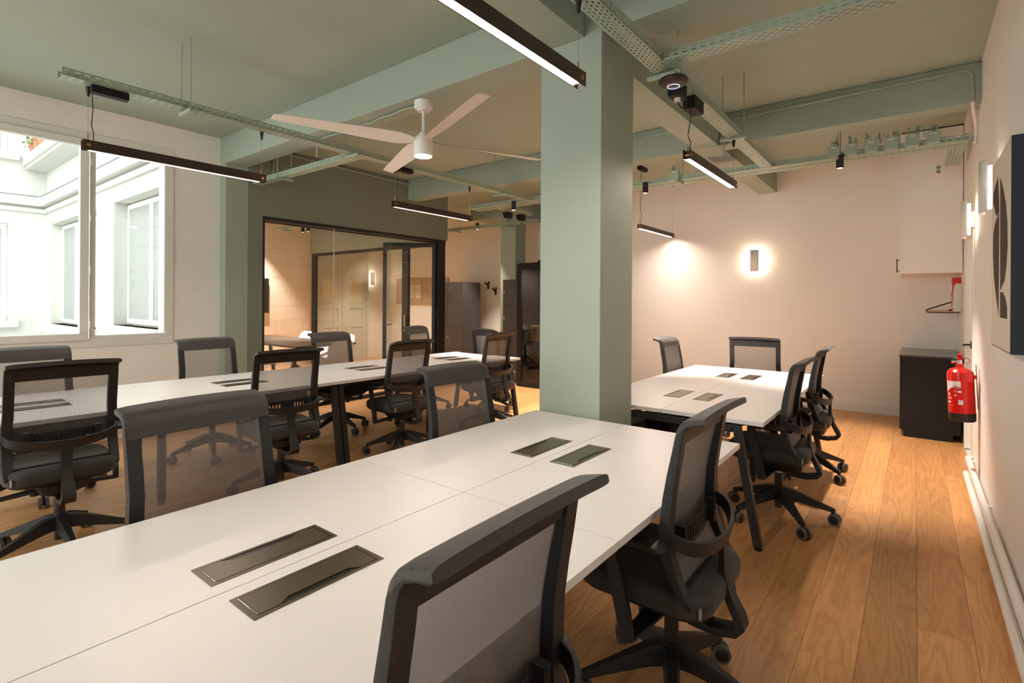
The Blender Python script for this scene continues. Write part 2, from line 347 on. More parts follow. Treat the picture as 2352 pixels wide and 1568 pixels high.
window(1, [(1.475, 2.155, 0), (.36, 1.462, 1), (-.70, .35, 1)], W1Y0, W1Y1)
window(2, [(-3.18, -2.06, 1), (-2.04, -.92, 1)], -3.2, -.9)
w3 = thing('window_3', None, None, kind='structure')
n3 = 4; sp3 = (FX1-FX0)/n3
for k in range(n3):
    a, b = FX0+k*sp3, FX0+(k+1)*sp3; mb = MB(); t_ = .06
    mb.box(a, b, YF-.10, YF-.04, FZ0, FZ0+t_); mb.box(a, b, YF-.10, YF-.04, FZ1-t_, FZ1); mb.box(a, a+t_, YF-.10, YF-.04, FZ0+t_, FZ1-t_); mb.box(b-t_, b, YF-.10, YF-.04, FZ0+t_, FZ1-t_); mb.build('sash', pvc, w3, bevel=.004)
    B(a+t_, b-t_, YF-.073, YF-.067, FZ0+t_, FZ1-t_).build('pane', glass, w3, smooth=False)
# courtyard buildings
XW2 = -13.3; YW1 = 2.40
cw_ = thing('courtyard_building', 'white rendered courtyard wing with deep windows seen through the right pane', 'building', (-10, YW1, 0))
def cb(name, boxes, m=outer, parent=cw_, bevel=.006):
    mb = MB(); mb.T = Matrix.Translation(-parent.location)
    for b in boxes: mb.box(*b)
    return mb.build(name, m, parent, bevel=bevel)
O1 = (-9.2, -7.25, 1.03, 2.81); O2 = (-12.93, -10.06, .93, 2.81)
cb('wall', [(XW2, O2[0], YW1, 2.62, -.4, 8), (O2[0], O2[1], YW1, 2.62, -.4, O2[2]), (O2[0], O2[1], YW1, 2.62, O2[3], 8), (O2[1], O1[0], YW1, 2.62, -.4, 8),
            (O1[0], O1[1], YW1, 2.62, -.4, O1[2]), (O1[0], O1[1], YW1, 2.62, O1[3], 8), (O1[1], -6.7, YW1, 2.62, -.4, 8), (XW2, XM-.34, 2.62, 3.0, -.4, 8)], bevel=0)
for (xa, xb, za, zb) in (O1, O2):
    wf = MB(); wf.T = Matrix.Translation(-cw_.location)
    def fr(a, b, c, d, t): wf.box(a, b, 2.56, 2.60, c, c+t); wf.box(a, b, 2.56, 2.60, d-t, d); wf.box(a, a+t, 2.56, 2.60, c+t, d-t); wf.box(b-t, b, 2.56, 2.60, c+t, d-t)
    n = 3 if xb-xa > 2.4 else 2; sp = (xb-xa)/n
    for k in range(n): fr(xa+k*sp+.003, xa+(k+1)*sp-.003, za+.02, zb-.02, .07)
    wfo = wf.build('window', pvc, cw_, bevel=.004)
    for k in range(n):
        m_ = MB(); m_.T = Matrix.Translation(-cw_.location); m_.box(xa+k*sp+.07, xa+(k+1)*sp-.07, 2.575, 2.585, za+.09, zb-.09); m_.build('pane', greyglass, wfo, smooth=False)
    cb('window_sill', [(xa-.12, xb+.12, YW1-.14, 2.56, za-.13, za)])
cb('cornice', [(XW2+.12, -6.72, YW1-.12, YW1, 3.16, 3.33), (XW2+.05, -6.72, YW1-.05, YW1, 3.04, 3.12)])
cb('cornice_flashing', [(XW2+.15, -6.72, YW1-.13, YW1, 3.333, 3.345)], metalgrey)
cb('upper_ledge', [(XW2+.05, -9.3, YW1-.36, YW1, 3.88, 4.05), (XW2+.05, -9.3, YW1-.32, YW1, 3.83, 3.88)])
cb('upper_window', [(XW2+.4, -9.6, YW1-.03, YW1, 4.10, 5.6)], pvc)
c2 = thing('courtyard_building', 'white rendered courtyard facade facing the left pane with corner cornice', 'building', (XW2, 0, 0))
def w2(name, boxes, m=outer, bevel=.006): return cb(name, boxes, m, c2, bevel)
w2('wall', [(XW2-.3, XW2, -7, .55, -.4, 8), (XW2-.3, XW2, 1.87, YW1+.6, -.4, 8), (XW2-.3, XW2, .55, 1.87, -.4, 1.0), (XW2-.3, XW2, .55, 1.87, 2.80, 4.10), (XW2-.3, XW2, .55, 1.87, 6, 8)], bevel=0)
for za, zb in ((1.0, 2.80), (4.10, 6.0)):
    m_ = MB(); m_.T = Matrix.Translation(-c2.location)
    for a, b in ((.55, 1.2), (1.2, 1.87)):
        frame_rect(m_, XW2-.22, XW2-.17, a+.003, b-.003, za+.02, zb-.02, .08)
    wf = m_.build('window', pvc, c2, bevel=.004)
    for a, b in ((.63, 1.12), (1.28, 1.79)):
        m_ = MB(); m_.T = Matrix.Translation(-c2.location); m_.box(XW2-.205, XW2-.195, a, b, za+.10, zb-.10); m_.build('pane', greyglass, wf, smooth=False)
    w2('window_sill', [(XW2-.17, XW2+.14, .42, 1.99, za-.13, za)])
w2('cornice', [(XW2, XW2+.12, -7, YW1-.0, 3.16, 3.33), (XW2, XW2+.05, -7, YW1, 3.04, 3.12)])
w2('cornice_flashing', [(XW2, XW2+.13, -7, YW1-.13, 3.333, 3.345)], metalgrey)
tag(B(XW2, XL-.3, -7, YW1, -.6, -.4).build('courtyard_ground', concrete), kind='structure')
for i, (px, lab) in enumerate([(-12.95, 'terracotta flower pot with trailing plant at the ledge corner outside'), (-12.62, 'middle terracotta flower pot on the ledge outside the left pane'), (-12.28, 'terracotta flower pot nearest the ledge railing outside the left pane')]):
    t = thing('flower_pot', lab, 'flower pot', (px, YW1-.20, 4.05), group='flower pots on the courtyard ledge')
    MB().lathe([(.085, 0), (.125, .22), (.14, .22), (.14, .27), (.115, .27), (.105, .23)]).build('pot', terra, t)
    lf = MB()
    for k in range(150):
        a = random.uniform(0, 2*PI); r = random.uniform(0, .26); z = .24+random.uniform(-.12 if r > .15 else .02, .30)*(1.2-r*2)
        c = Vector((r*math.cos(a), r*math.sin(a)*.8, z)); s_ = random.uniform(.02, .04)
        u_ = Vector((random.uniform(-1,1), random.uniform(-1,1), random.uniform(-.6,.6))).normalized(); v_ = u_.orthogonal().normalized()
        lf.add([c-u_*s_, c+v_*s_*.6, c+u_*s_, c-v_*s_*.6], [(0,1,2,3)])
    tag(lf.build('foliage', leaf, t, recalc=False, smooth=False), kind='stuff')

# heating pipes
def pipe_run(name, label, pts, r, m, brackets=()):
    t = thing(name, label, 'pipe', pts[0]); mb = MB(); mb.T = Matrix.Translation(-Vector(pts[0])); mb.tube(pts, r, 10); mb.build('pipe', m, t)
    for b in brackets:
        k = MB(); k.T = Matrix.Translation(-Vector(pts[0])); k.cyl(*b, r*.55, n=8); k.build('bracket', m, t)
    return t
pipe_run('heating_pipe', 'lower white heating pipe along the foot of the right wall', [(.335, -3.4, .05), (.335, 5.55, .055)], .021, wplast, [((.335, y, .055), (.40, y, .055)) for y in (.6, 2.4, 4.2, 5.4)])
pipe_run('heating_pipe', 'upper white heating pipe along the foot of the right wall', [(.362, -3.4, .115), (.362, 5.80, .12), (.385, 5.84, .12)], .021, wplast, [((.362, y, .12), (.40, y, .12)) for y in (.9, 2.75, 4.5, 5.7)])
pipe_run('heating_pipe', 'upper heating pipe along the foot of the window wall', [(XL+.06, -3.4, .17), (XL+.06, 2.6, .17)], .02, wplast)
pipe_run('heating_pipe', 'lower heating pipe along the foot of the window wall', [(XL+.06, -3.4, .10), (XL+.06, 2.6, .10)], .02, wplast)

# ------------------------------------------------------------------ bench tables
TZ = .738
def flap(parent, cx, cy, side):     # cable flap in the top; side = -1 / 1: which long edge has the hand slot
    W, L = .059, .17
    t = MB()
    for a in ((-W, W, -L, -L+.012), (-W, W, L-.012, L), (-W, -W+.010, -L+.012, L-.012), (W-.010, W, -L+.012, L-.012)): t.box(a[0], a[1], a[2], a[3], 0, .0022)
    t.build('flap_frame', bronze, parent, loc=(cx, cy, TZ), bevel=.0006)
    o = MB(); s = side
    poly = [(-W+.012, -L+.016), (-W+.012, L-.016), (W-.012, L-.016), (W-.012, .105), (W-.030, .080), (W-.030, -.080), (W-.012, -.105), (W-.012, -L+.016)]
    o.prism([(s*a, b) for a, b in poly], 'z', .0004, .0026); lid = o.build('flap_lid', bronze, parent, loc=(cx, cy, TZ), bevel=.0005)
    
    for q in (L-.0145, -L+.0125): B(-W+.011, W-.011, q, q+.002, .001, .0034).build('end_strip', chrome, lid)
    u = MB(); u.box(-W+.010, W-.010, -L+.012, L-.012, -.0001, .0003); u.build('socket_shadow_sheet', slotshade, parent, loc=(cx, cy, TZ))  # flat black sheet: the shadow of the open slot is put into its colour
def bench(label, loc, rz, W, mods, gp=0, name='bench_table', side_off=.105, slot=.118):
    t = thing(name, label, 'table', loc, rz); hw = W/2; L = sum(mods); y = 0
    for m_ in mods:
        for s in (-1, 1):
            a, b = (-hw, -.0012) if s < 0 else (.0012, hw)
            mb = B(a, b, y+.0012, y+m_-.0012, TZ-.025, TZ)
            mb.build('tabletop', lam, t, bevel=.0012)
            flap(t, s*side_off, y+m_/2, s)
        y += m_
    def leg(foot, top, w=.045):
        fx, fy = foot; tx, ty = top; q = w/2
        m = MB().hexa([(fx-q, fy-q, .02), (fx+q, fy-q, .02), (fx+q, fy+q, .02), (fx-q, fy+q, .02)], [(tx-q, ty-q, .705), (tx+q, ty-q, .705), (tx+q, ty+q, .705), (tx-q, ty+q, .705)])
        lg = m.build('leg', blk, t, bevel=.003)
        MB().cyl((fx, fy, 0), (fx, fy, .008), .022, n=14).cyl((fx, fy, .008), (fx, fy, .022), .006, n=8).build('foot', blk, lg)
    for ye in (.03, L-.03):
        for s in (-1, 1): leg((s*(hw-.03), ye), (s*(hw-.15), ye))
        B(-hw+.17, hw-.17, ye-.02, ye+.02, .655, .70).build('crossbar', blk, t, bevel=.003)
    y = 0
    for m_ in mods[:-1]:
        y += m_
        for s in (-1, 1): leg((s*.265, y), (s*.265, y))
    for s in (-1, 1): B(s*.40-.02, s*.40+.02, .052, L-.052, .668, .708).build('rail', blk, t, bevel=.003)
    y = 0
    for m_ in mods:
        c = MB(); c.box(-.17, .17, y+.14, y+m_-.14, .54, .543); c.box(-.17, -.167, y+.14, y+m_-.14, .543, .66); c.box(.167, .17, y+.14, y+m_-.14, .543, .66)
        for yy in (y+.16, y+m_-.18): c.box(-.17, -.15, yy, yy+.02, .66, .713); c.box(.15, .17, yy, yy+.02, .66, .713)
        ct = c.build('cable_basket', blk, t)
        cb_ = MB()
        for k in range(3):
            x0 = random.uniform(-.1, .1); ys = [y+.2+j*(m_-.4)/8 for j in range(9)]
            cb_.tube([(x0+random.uniform(-.03, .03), yy, .56+random.uniform(0, .03)) for yy in ys], .004, 6)
        cb_.build('cables', rubber, t)
        y += m_
    return t
near = bench('long white bench table in the foreground with bronze cable flaps', (-1.265, .055, 0), 0, 1.205, [1.3, 1.3])
farT = bench('white bench table behind the pillar on the right with small chairs around it', (-1.272, 3.19, 0), 0, 1.20, [1.24, 1.24])
RL = -math.radians(1.7)
def onleft(y): return -4.325+(y-3.17)*math.tan(-RL)
leftA = bench('white bench table under the window on the left', (onleft(.10), .10, 0), RL, 1.10, [1.26, 1.26], side_off=.095)
leftB = bench('white bench table in front of the glass meeting room', (onleft(2.622), 2.622, 0), RL, 1.10, [1.18, 1.18], side_off=.095)
text('3', .05, 'mark', metalgrey, leftA, Matrix.Translation((.1725, 1.10, .61)) @ Matrix.Rotation(PI/2, 4, 'Z') @ Matrix.Rotation(PI/2, 4, 'X'), 'number 3 in pale print on the cable basket')

# ------------------------------------------------------------------ office chair (faces -X, back at +X)
PROF = [(.150, .458), (.122, .480), (.085, .545), (.062, .605), (.057, .665), (.060, .72), (.066, .78), (.080, .86), (.095, .93), (.106, .985), (.114, 1.010), (.128, 1.026), (.150, 1.034), (.190, 1.043)]
_P = [Vector((a, b)) for a, b in PROF[8:]]; _P = [_P[0]*2-_P[1]]+_P+[_P[-1]*2-_P[-2]]; RP = []
for i in range(1, len(_P)-2):
    for k in range(4):
        t_ = k/4; a, b, c, d = _P[i-1:i+3]
        RP.append(tuple(.5*((2*b)+(c-a)*t_+(2*a-5*b+4*c-d)*t_**2+(3*b-a-3*c+d)*t_**3)))
RP.append(tuple(_P[-2])); RP = [p for p in RP if p[1] >= .955]
def prof(z):
    for (xa, za), (xb, zb) in zip(PROF, PROF[1:]):
        if za <= z <= zb: return xa+(xb-xa)*(z-za)/(zb-za)
    return PROF[0][0] if z < PROF[0][1] else PROF[-1][0]
def rrect(hx, hy, r, n=6, cx=0, z=0, k=1.0):
    out = []
    for (sx, sy, a0) in ((1, 1, 0), (-1, 1, PI/2), (-1, -1, PI), (1, -1, 1.5*PI)):
        for i in range(n+1):
            a = a0+i/n*PI/2; out.append((cx+(sx*(hx-r)+r*math.cos(a))*k, (sy*(hy-r)+r*math.sin(a))*k, z))
    return out
def make_chair(spin=0.0, dz=0.0, name='office_chair'):
    t = thing(name, 'x', 'chair')
    # base
    hub = MB().cyl((0,0,.135), (0,0,.205), .043, .036, 20)
    arms = []
    for k in range(5):
        a = spin+k*2*PI/5; hub.T = Matrix.Rotation(a, 4, 'Z')
        st = [(.02, .031, .130, .204), (.08, .028, .128, .196), (.16, .022, .112, .166), (.24, .0175, .094, .133), (.30, .0155, .080, .109), (.325, .013, .078, .100)]
        hub.rings([[(x, -w_, z0), (x, w_, z0), (x, w_*.72, z1), (x, -w_*.72, z1)] for x, w_, z0, z1 in st]); arms.append(a)
    base = hub.build('star_base', plast, t, bevel=.002)
    for a in arms:
        c = MB(); x, y = .31*math.cos(a), .31*math.sin(a); sw_ = a+random.uniform(-1.2, 1.2)
        c.T = Matrix.Translation((x, y, 0)) @ Matrix.Rotation(sw_, 4, 'Z')
        c.m = 0; c.cyl((0,0,.055), (0,0,.095), .008, n=8)
        for s in (-1, 1):
            c.m = 1; c.cyl((.012, s*.009, .035), (.012, s*.026, .035), .035, n=20)
            c.m = 0; c.cyl((.012, s*.026, .035), (.012, s*.028, .035), .026, .022, n=16)
        c.box(-.008, .032, -.009, .009, .02, .066)
        c.build('castor', [plast, plast2], base)
    lift = MB().lathe([(0,.068),(.0235,.068),(.0235,.20),(.0255,.205),(.0255,.292+dz),(0,.292+dz)], n=18).build('lift_tube', blk, t, bevel=.001)
    MB().cyl((0,0,.292+dz), (0,0,.335+dz), .014, n=14).build('lift_piston', chrome, lift)
    D = Matrix.Translation((0, 0, dz))
    def M(): m = MB(); m.T = D; return m
    m = M(); m.rings([rrect(.13, .085, .03, 4, .0, .318, .72), rrect(.145, .095, .03, 4, .0, .345), rrect(.15, .12, .03, 4, 0, .392)])
    mech = m.build('mechanism', plast, t)
    M().cyl((-.06, -.095, .30), (-.06, -.095, .345), .022, n=14).build('tension_knob', plast, mech)
    m = M(); m.ribbon([(-.1, .03, .345), (-.1, .12, .340), (-.1, .18, .333), (-.1, .21, .330), (-.1, .235, .328)], (1, 0, 0), [.012, .012, .030, .040, .026], .008); m.build('lever', plast, mech)
    # seat
    m = M(); cx = -.045
    m.rings([rrect(.235, .235, .09, 7, cx, .392, .80), rrect(.235, .235, .09, 7, cx, .405, .93), rrect(.235, .235, .09, 7, cx, .424, .985)])
    sh = None
    s_ = M(); s_.rings([rrect(.24, .243, .10, 7, cx, .424, .985), rrect(.24, .243, .10, 7, cx, .440, 1.0), rrect(.24, .243, .10, 7, cx, .468, 1.0), rrect(.24, .243, .10, 7, cx, .484, .975), rrect(.24, .243, .10, 7, cx, .494, .92), rrect(.24, .243, .10, 7, cx, .499, .80), rrect(.24, .243, .10, 7, cx, .500, .5)])
    seat = s_.build('seat', seatf, t, ang=50)
    m.build('seat_shell', plast, seat)
    tg = M(); tg.T = D @ Matrix.Translation((.165, -.219, .0)) @ Matrix.Rotation(.75, 4, 'Z'); tg.box(-.0005, .012, -.003, .0, .428, .468); tgo = tg.build('tag', plast2, seat); tgo['label'] = 'small grey woven tag on the seat corner'
    text('narbutas', .0085, 'lettering', wplast, seat, D @ Matrix.Translation((.165, -.219, 0)) @ Matrix.Rotation(.75, 4, 'Z') @ Matrix.Translation((.0055, -.0034, .448)) @ Matrix.Rotation(-PI/2, 4, 'Y') @ Matrix.Rotation(0, 4, 'X') @ Matrix.Rotation(PI/2, 4, 'X') if False else D @ Matrix.Translation((.165, -.219, 0)) @ Matrix.Rotation(.75, 4, 'Z') @ Matrix.Translation((.006, -.0035, .448)) @ Matrix.Rotation(PI/2, 4, 'X') @ Matrix.Rotation(PI/2, 4, 'Z'), ext=.0001)
    # backrest
    m = M()
    for s in (-1, 1):
        dp = [.018, .024, .032, .036, .037, .035, .033, .030, .027, .024, .022, .020, .018, .017]
        q = PROF[:-1]+[(.188, 1.040)]; pts = []
        for i, (x, z) in enumerate(q):
            a_, b_ = q[max(i-1, 0)], q[min(i+1, len(q)-1)]; d_ = Vector((b_[0]-a_[0], b_[1]-a_[1])).normalized(); k_ = (dp[i]-.018)/2
            pts.append((x+d_.y*k_, s*(.2195+.004*(z < .75)), z-d_.x*k_))
        m.ribbon(pts, (0, 1, 0), [.034, .042]+[.044]*8+[.042]*4, dp)
    m.ribbon([(prof(.487)-.001+.0, y, .487) for y in (-.215, 0, .215)], (0, 0, 1), .040, .012)
    frame = m.build('back_frame', plast, t, bevel=.003)
    m = M(); rows = list(RP); NY = 12
    def nrm(i, arr):
        a = Vector((arr[max(i-1, 0)][0], arr[max(i-1, 0)][1])); b = Vector((arr[min(i+1, len(arr)-1)][0], arr[min(i+1, len(arr)-1)][1])); d = (b-a).normalized(); return Vector((-d.y, d.x))
    arr = rows
    secs = []
    for j in range(NY+1):
        y = -.241*math.cos(PI*j/NY); cr = .007*(1-(y/.241)**2); ed = max(0, abs(y)-.222)/.019; th = 1-.45*ed**2
        sec = []
        for i in range(len(arr)): n_ = nrm(i, arr); sec.append((arr[i][0]+n_.x*.0125*th, y, arr[i][1]+n_.y*.0125*th+cr*(i/len(arr))))
        for i in reversed(range(len(arr))): n_ = nrm(i, arr); sec.append((arr[i][0]-n_.x*.010*th, y, arr[i][1]-n_.y*.010*th+cr*(i/len(arr))))
        secs.append(sec)
    m.rings(secs); tr = m.build('top_rail', [railf, plast], t, ang=70)
    for p in tr.data.polygons:
        if p.normal.z < -.2 or (p.normal.x > .5 and p.center.z < 1.0+dz): p.material_index = 1
    m = M(); zs = [.50+.475*i/14 for i in range(15)]; vs = []; fs = []
    for z in zs:
        for j in range(9):
            y = -.203+.406*j/8; bow = .010*(1-(y/.203)**2); vs.append((prof(z)-.006+bow*.6, y, z))
    for i in range(14):
        for j in range(8): a = i*9+j; fs.append((a, a+1, a+10, a+9))
    m.add(vs, fs); m.build('mesh_panel', meshf, t, recalc=False, ang=80)
    # Y-shaped rear support
    m = M(); n = 16; pts = []; ax = []
    for i in range(n+1):
        th = -PI/2+PI*i/n; y = .236*math.sin(th); x = .078+.105*max(0, math.cos(th))**.8
        pts.append((x, y, .662-.052*math.cos(th))); ax.append((.25, 0, 1))
    m.ribbon(pts, ax, [.042+.010*math.sin(PI*i/n) for i in range(n+1)], .014)
    m.ribbon([(.180, 0, .622), (.177, 0, .57), (.178, 0, .50), (.196, 0, .43), (.232, 0, .362), (.240, 0, .338), (.222, 0, .315), (.16, 0, .300), (.07, 0, .304)], (0, 1, 0), [.09, .052, .048, .052, .060, .062, .066, .070, .07], [.016, .020, .024, .026, .030, .030, .028, .026, .024])
    sp = m.build('back_support', plast, t, bevel=.003)
    m = M(); hy, z0, z1, nn = .135, .592, .672, 12; xs = .078
    def xx(y): return xs+.012*(1-(y/hy)**2)
    def plate(y0, y1, a, b): m.hexa([(xx(y0), y0, a), (xx(y1), y1, a), (xx(y1), y1, b), (xx(y0), y0, b)], [(xx(y0)+.005, y0, a), (xx(y1)+.005, y1, a), (xx(y1)+.005, y1, b), (xx(y0)+.005, y0, b)])
    for i in range(nn):
        y0 = -hy+2*hy*i/nn; y1 = y0+2*hy/nn
        plate(y0, y1, z0, z0+.016); plate(y0, y1, z1-.016, z1); plate(y0, y0+.013, z0+.016, z1-.016)
    plate(hy-.003, hy+.006, z0, z1)
    m.box(.07, .105, -.165, -.14, z0+.005, z1+.008); m.box(.07, .105, .14, .165, z0+.005, z1+.008)
    m.build('lumbar_pad', plast, t)
    for s in (-1, 1):
        m = M(); m.ribbon([(-.02, s*.10, .338), (-.035, s*.20, .325), (-.045, s*.262, .318)], (1, 0, 0), [.07, .055, .05], .014)
        m.ribbon([(-.045, s*.268, .308), (-.060, s*.270, .40), (-.085, s*.272, .50), (-.105, s*.273, .59), (-.108, s*.273, .628)], (1, 0, 0), [.046, .050, .050, .046, .05], [.022]*5)
        ar = m.build('armrest', plast, t, bevel=.004)
        m = M(); m.T = D @ Matrix.Translation((-.03, s*.262, 0)); m.rings([rrect(.11, .042, .035, 5, 0, .628, .86), rrect(.11, .042, .035, 5, 0, .634), rrect(.11, .042, .035, 5, 0, .646), rrect(.11, .042, .035, 5, 0, .652, .9)]); m.build('arm_pad', rubber, ar)
    return t
protos = [make_chair(math.radians(4)), make_chair(math.radians(17)), make_chair(math.radians(38))]
CH = [  # x, y, facing rotation (0 = faces -X), proto, dz, group, label
 (-.672, .70, 0, 0, .022, 'N', 'largest chair in the foreground, its brown-grey mesh back cut off by the bottom edge'),
 (-.685, 1.83, 0, 0, .012, 'N', 'black mesh chair tucked into the right side of the foreground table, next to the walkway'),
 (-1.915, .80, 180+3, 2, .0, 'N', 'wide mesh chair back across the foreground table, with table legs seen through it'),
 (-1.915, 2.12, 180-2, 1, .0, 'N', 'grey mesh chair back left of the green pillar, beyond the foreground table'),
 (-.705, 3.80, 0, 1, .003, 'R', 'black chair by the near right corner of the table behind the pillar, grey seat showing'),
 (-.72, 4.97, 0, 2, .003, 'R', 'farthest black chair on the walkway side, nearest the red extinguisher'),
 (-1.88, 5.22, 180, 1, 0, 'R', 'chair back just right of the pillar, turned side-on below the wall glow'),
 (-1.885, 3.76, 180, 0, -.0, 'R', 'chair mostly hidden by the pillar, its seat under the far right table'),
 (-1.33, 5.93, -90+8, 1, 0, 'R', 'chair at the head of the far right table, under the back wall lamp'),
 (-3.79, .745, -2, 0, .0, 'L', 'black chair at the left edge with its whole Y-shaped back support in view'),
 (-3.76, 2.02, -6, 2, .0, 'L', 'black chair seen just right of the wide mesh back in the left foreground'),
 (-3.775, 3.20, -1, 1, .0, 'L', 'black chair with armrest and star base in view, under the ceiling fan'),
 (-3.72, 4.42, 3, 0, .0, 'L', 'farthest chair on the near side of the table by the glass, beside its last leg'),
 (-4.96, .82, 180, 2, .0, 'L', 'chair back under the window at the left edge of the photo'),
 (-5.0, 2.04, 180, 1, .0, 'L', 'chair back right of the window against the green wall corner'),
 (-4.96, 3.29, 180, 2, .0, 'L', 'chair back in front of the left half of the glass meeting room wall'),
 (-5.02, 4.62, 180+14, 0, .0, 'L', 'chair back dimly seen before the black post of the glass wall'),
 (-4.42, 5.24, -90-4, 1, .0, 'L', 'chair at the far end of the table by the glass, below the coat hooks'),
]
GR = {'N': 'chairs around the foreground table', 'R': 'chairs around the table behind the pillar', 'L': 'chairs along the window tables'}
used = set()
for x, y, r, p, dz, g, lab in CH:
    if p not in used: o = protos[p]; used.add(p)
    else: o = dup(protos[p])
    o.location = (x, y, 0); o.rotation_euler = (0, 0, math.radians(r)); tag(o, lab, 'chair', GR[g])
    if abs(dz) > 1e-4:
        for c in o.children:
            if not c.name.startswith('star_base') and not c.name.startswith('lift'): c.location.z = dz

# ------------------------------------------------------------------ cable trays
def sheet(m, org, du, dv, L, rows, per=.05, slot=.028, sh=.006, stag=False):
    """perforated strip: along du length L; rows = list of (v0, v1, slotted)"""
    org, du, dv = Vector(org), Vector(du), Vector(dv)
    def quad(u0, u1, v0, v1):
        m.add([org+du*u0+dv*v0, org+du*u1+dv*v0, org+du*u1+dv*v1, org+du*u0+dv*v1], [(0,1,2,3)])
    si = 0
    for v0, v1, sl in rows:
        if not sl: quad(0, L, v0, v1); continue
        u = (per/2 if (stag and si % 2) else 0)+.01; si += 1; last = 0
        while u+slot < L: quad(last, u, v0, v1); last = u+slot; u += per
        quad(last, L, v0, v1)
def cable_tray(label, p0, ax, L, W, z0=2.785, h=.05, rows=3, group=None, per=.05, struts=(), slot=.028):
    t = thing('cable_tray', label, 'cable tray', (p0[0], p0[1], z0), group=group or 'green perforated cable trays')
    du = Vector((1,0,0)) if ax == 'x' else Vector((0,1,0)); dv = Vector((0,1,0)) if ax == 'x' else Vector((1,0,0))
    m = MB(); rr = []; sh = .006; gap = (W-rows*sh)/(rows+1); v = 0
    for k in range(rows): rr += [(v, v+gap, 0), (v+gap, v+gap+sh, 1)]; v += gap+sh
    rr.append((v, W, 0)); sheet(m, (0,0,0), du, dv, L, rr, per, slot, stag=rows > 3)
    sr = [(0, .012, 0), (.012, .018, 1), (.018, .031, 0), (.031, .037, 1), (.037, h, 0)]
    sheet(m, (0,0,0), du, (0,0,1), L, sr, per, slot); sheet(m, dv*W, du, (0,0,1), L, sr, per, slot)
    m.build('tray_channel', tray, t, recalc=False, smooth=False, solid=.0015)
    cb_ = MB(); nc = max(4, int(W/.018))
    for k in range(nc):
        v_ = .010+(W-.02)*k/(nc-1); npt = max(3, int(L/.35)); cb_.tube([du*(.03+(L-.06)*j/npt)+dv*(v_+random.uniform(-.004, .004))+Vector((0, 0, .009+random.uniform(0, .006))) for j in range(npt+1)], .0058, 5)
    cb_.build('cables', rubber, t)
    for s in struts:
        a, b = du*s-dv*.05, du*s+dv*(W+.05)
        st = MB(); st.ribbon([a-Vector((0,0,.018)), b-Vector((0,0,.018))], du, .026, .022); so = st.build('strut', tray, t, bevel=.002)
        for q in (-.03, W+.03):
            c = du*s+dv*q; r_ = MB(); r_.cyl(c-Vector((0,0,.035)), (c.x, c.y, CZ-z0-.002), .004, n=8); r_.build('threaded_rod', tray, so)
    return t
cable_tray('long cable tray above the window tables, open end at upper left', (-4.225, .81), 'y', 4.9, .105, struts=(.70, 2.10, 4.30))
cable_tray('cable tray running from the top edge past the pillar to the back wall', (-1.24, -3.2), 'y', 8.9, .107, rows=5, struts=(6.19, 7.68), per=.042, slot=.022)
cable_tray('cable tray crossing the upper right corner to the right wall', (-1.131, 2.835), 'x', 1.525, .10, rows=4, per=.05, struts=(1.45,))
cable_tray('front cable tray of the pair along the back wall carrying the junction boxes', (-5.29, 5.72), 'x', 5.64, .115, rows=3, struts=(3.19, 4.72))
cable_tray('rear cable tray of the pair along the back wall', (-5.29, 5.86), 'x', 5.64, .115, rows=3)
cable_tray('short cable tray from the long one to the window column', (-6.2, 2.965), 'x', 1.97, .105, rows=3, struts=(.62,))
cable_tray('small cable tray stub on the right wall above the white cupboard', (.235, 5.98), 'y', .75, .11, rows=4)
cable_tray('cable tray stub carrying black speakers near the coat hooks', (-4.95, 5.98), 'y', .75, .13, rows=4)
cable_tray('far cable tray across the locker area', (-7.6, 7.30), 'x', 2.5, .12, rows=3, struts=(.5, 1.8))
cable_tray('cable tray inside the glass meeting room', (-10.1, 5.25), 'x', 3.4, .11, rows=3, struts=(.4,))

# junction boxes
JB = [(-.655, 'leftmost in the row of six green junction boxes'), (-.515, 'second from the left in the row of six green junction boxes'), (-.365, 'third from the left in the row of six green junction boxes'),
      (-.22, 'fourth from the left in the row of six green junction boxes'), (-.07, 'fifth from the left in the row of six green junction boxes'), (.07, 'rightmost in the row of six green junction boxes, nearest the wall'), (-2.172, 'single green junction box on the back wall tray near the pillar')]
for i, (x, lab) in enumerate(JB):
    t = thing('junction_box', lab, 'junction box', (x, 5.70, 2.785), group='green junction boxes on the tray')
    MB().prism([(0,.012),(.012,0),(.086,0),(.098,.012),(.098,.088),(.086,.10),(.012,.10),(0,.088)], 'y', -.035, .015).build('housing', tray, t, bevel=.003)
    B(.028, .070, -.0362, -.035, .078, .086).build('sticker', wplast, t)
    m = MB(); 
    for k in range(6):
        a = .01+random.uniform(0, .09); b = a+random.uniform(-.05, .06); hgt = random.uniform(.04, .085)
        m.tube([(a+(b-a)*s, random.uniform(-.02, .0)+.03*s, .075+ (.025+hgt)*math.sin(PI*(.15+.85*s))) for s in [j/8 for j in range(9)]], .0038, 6)
    m.build('cable_loops', tray, t)

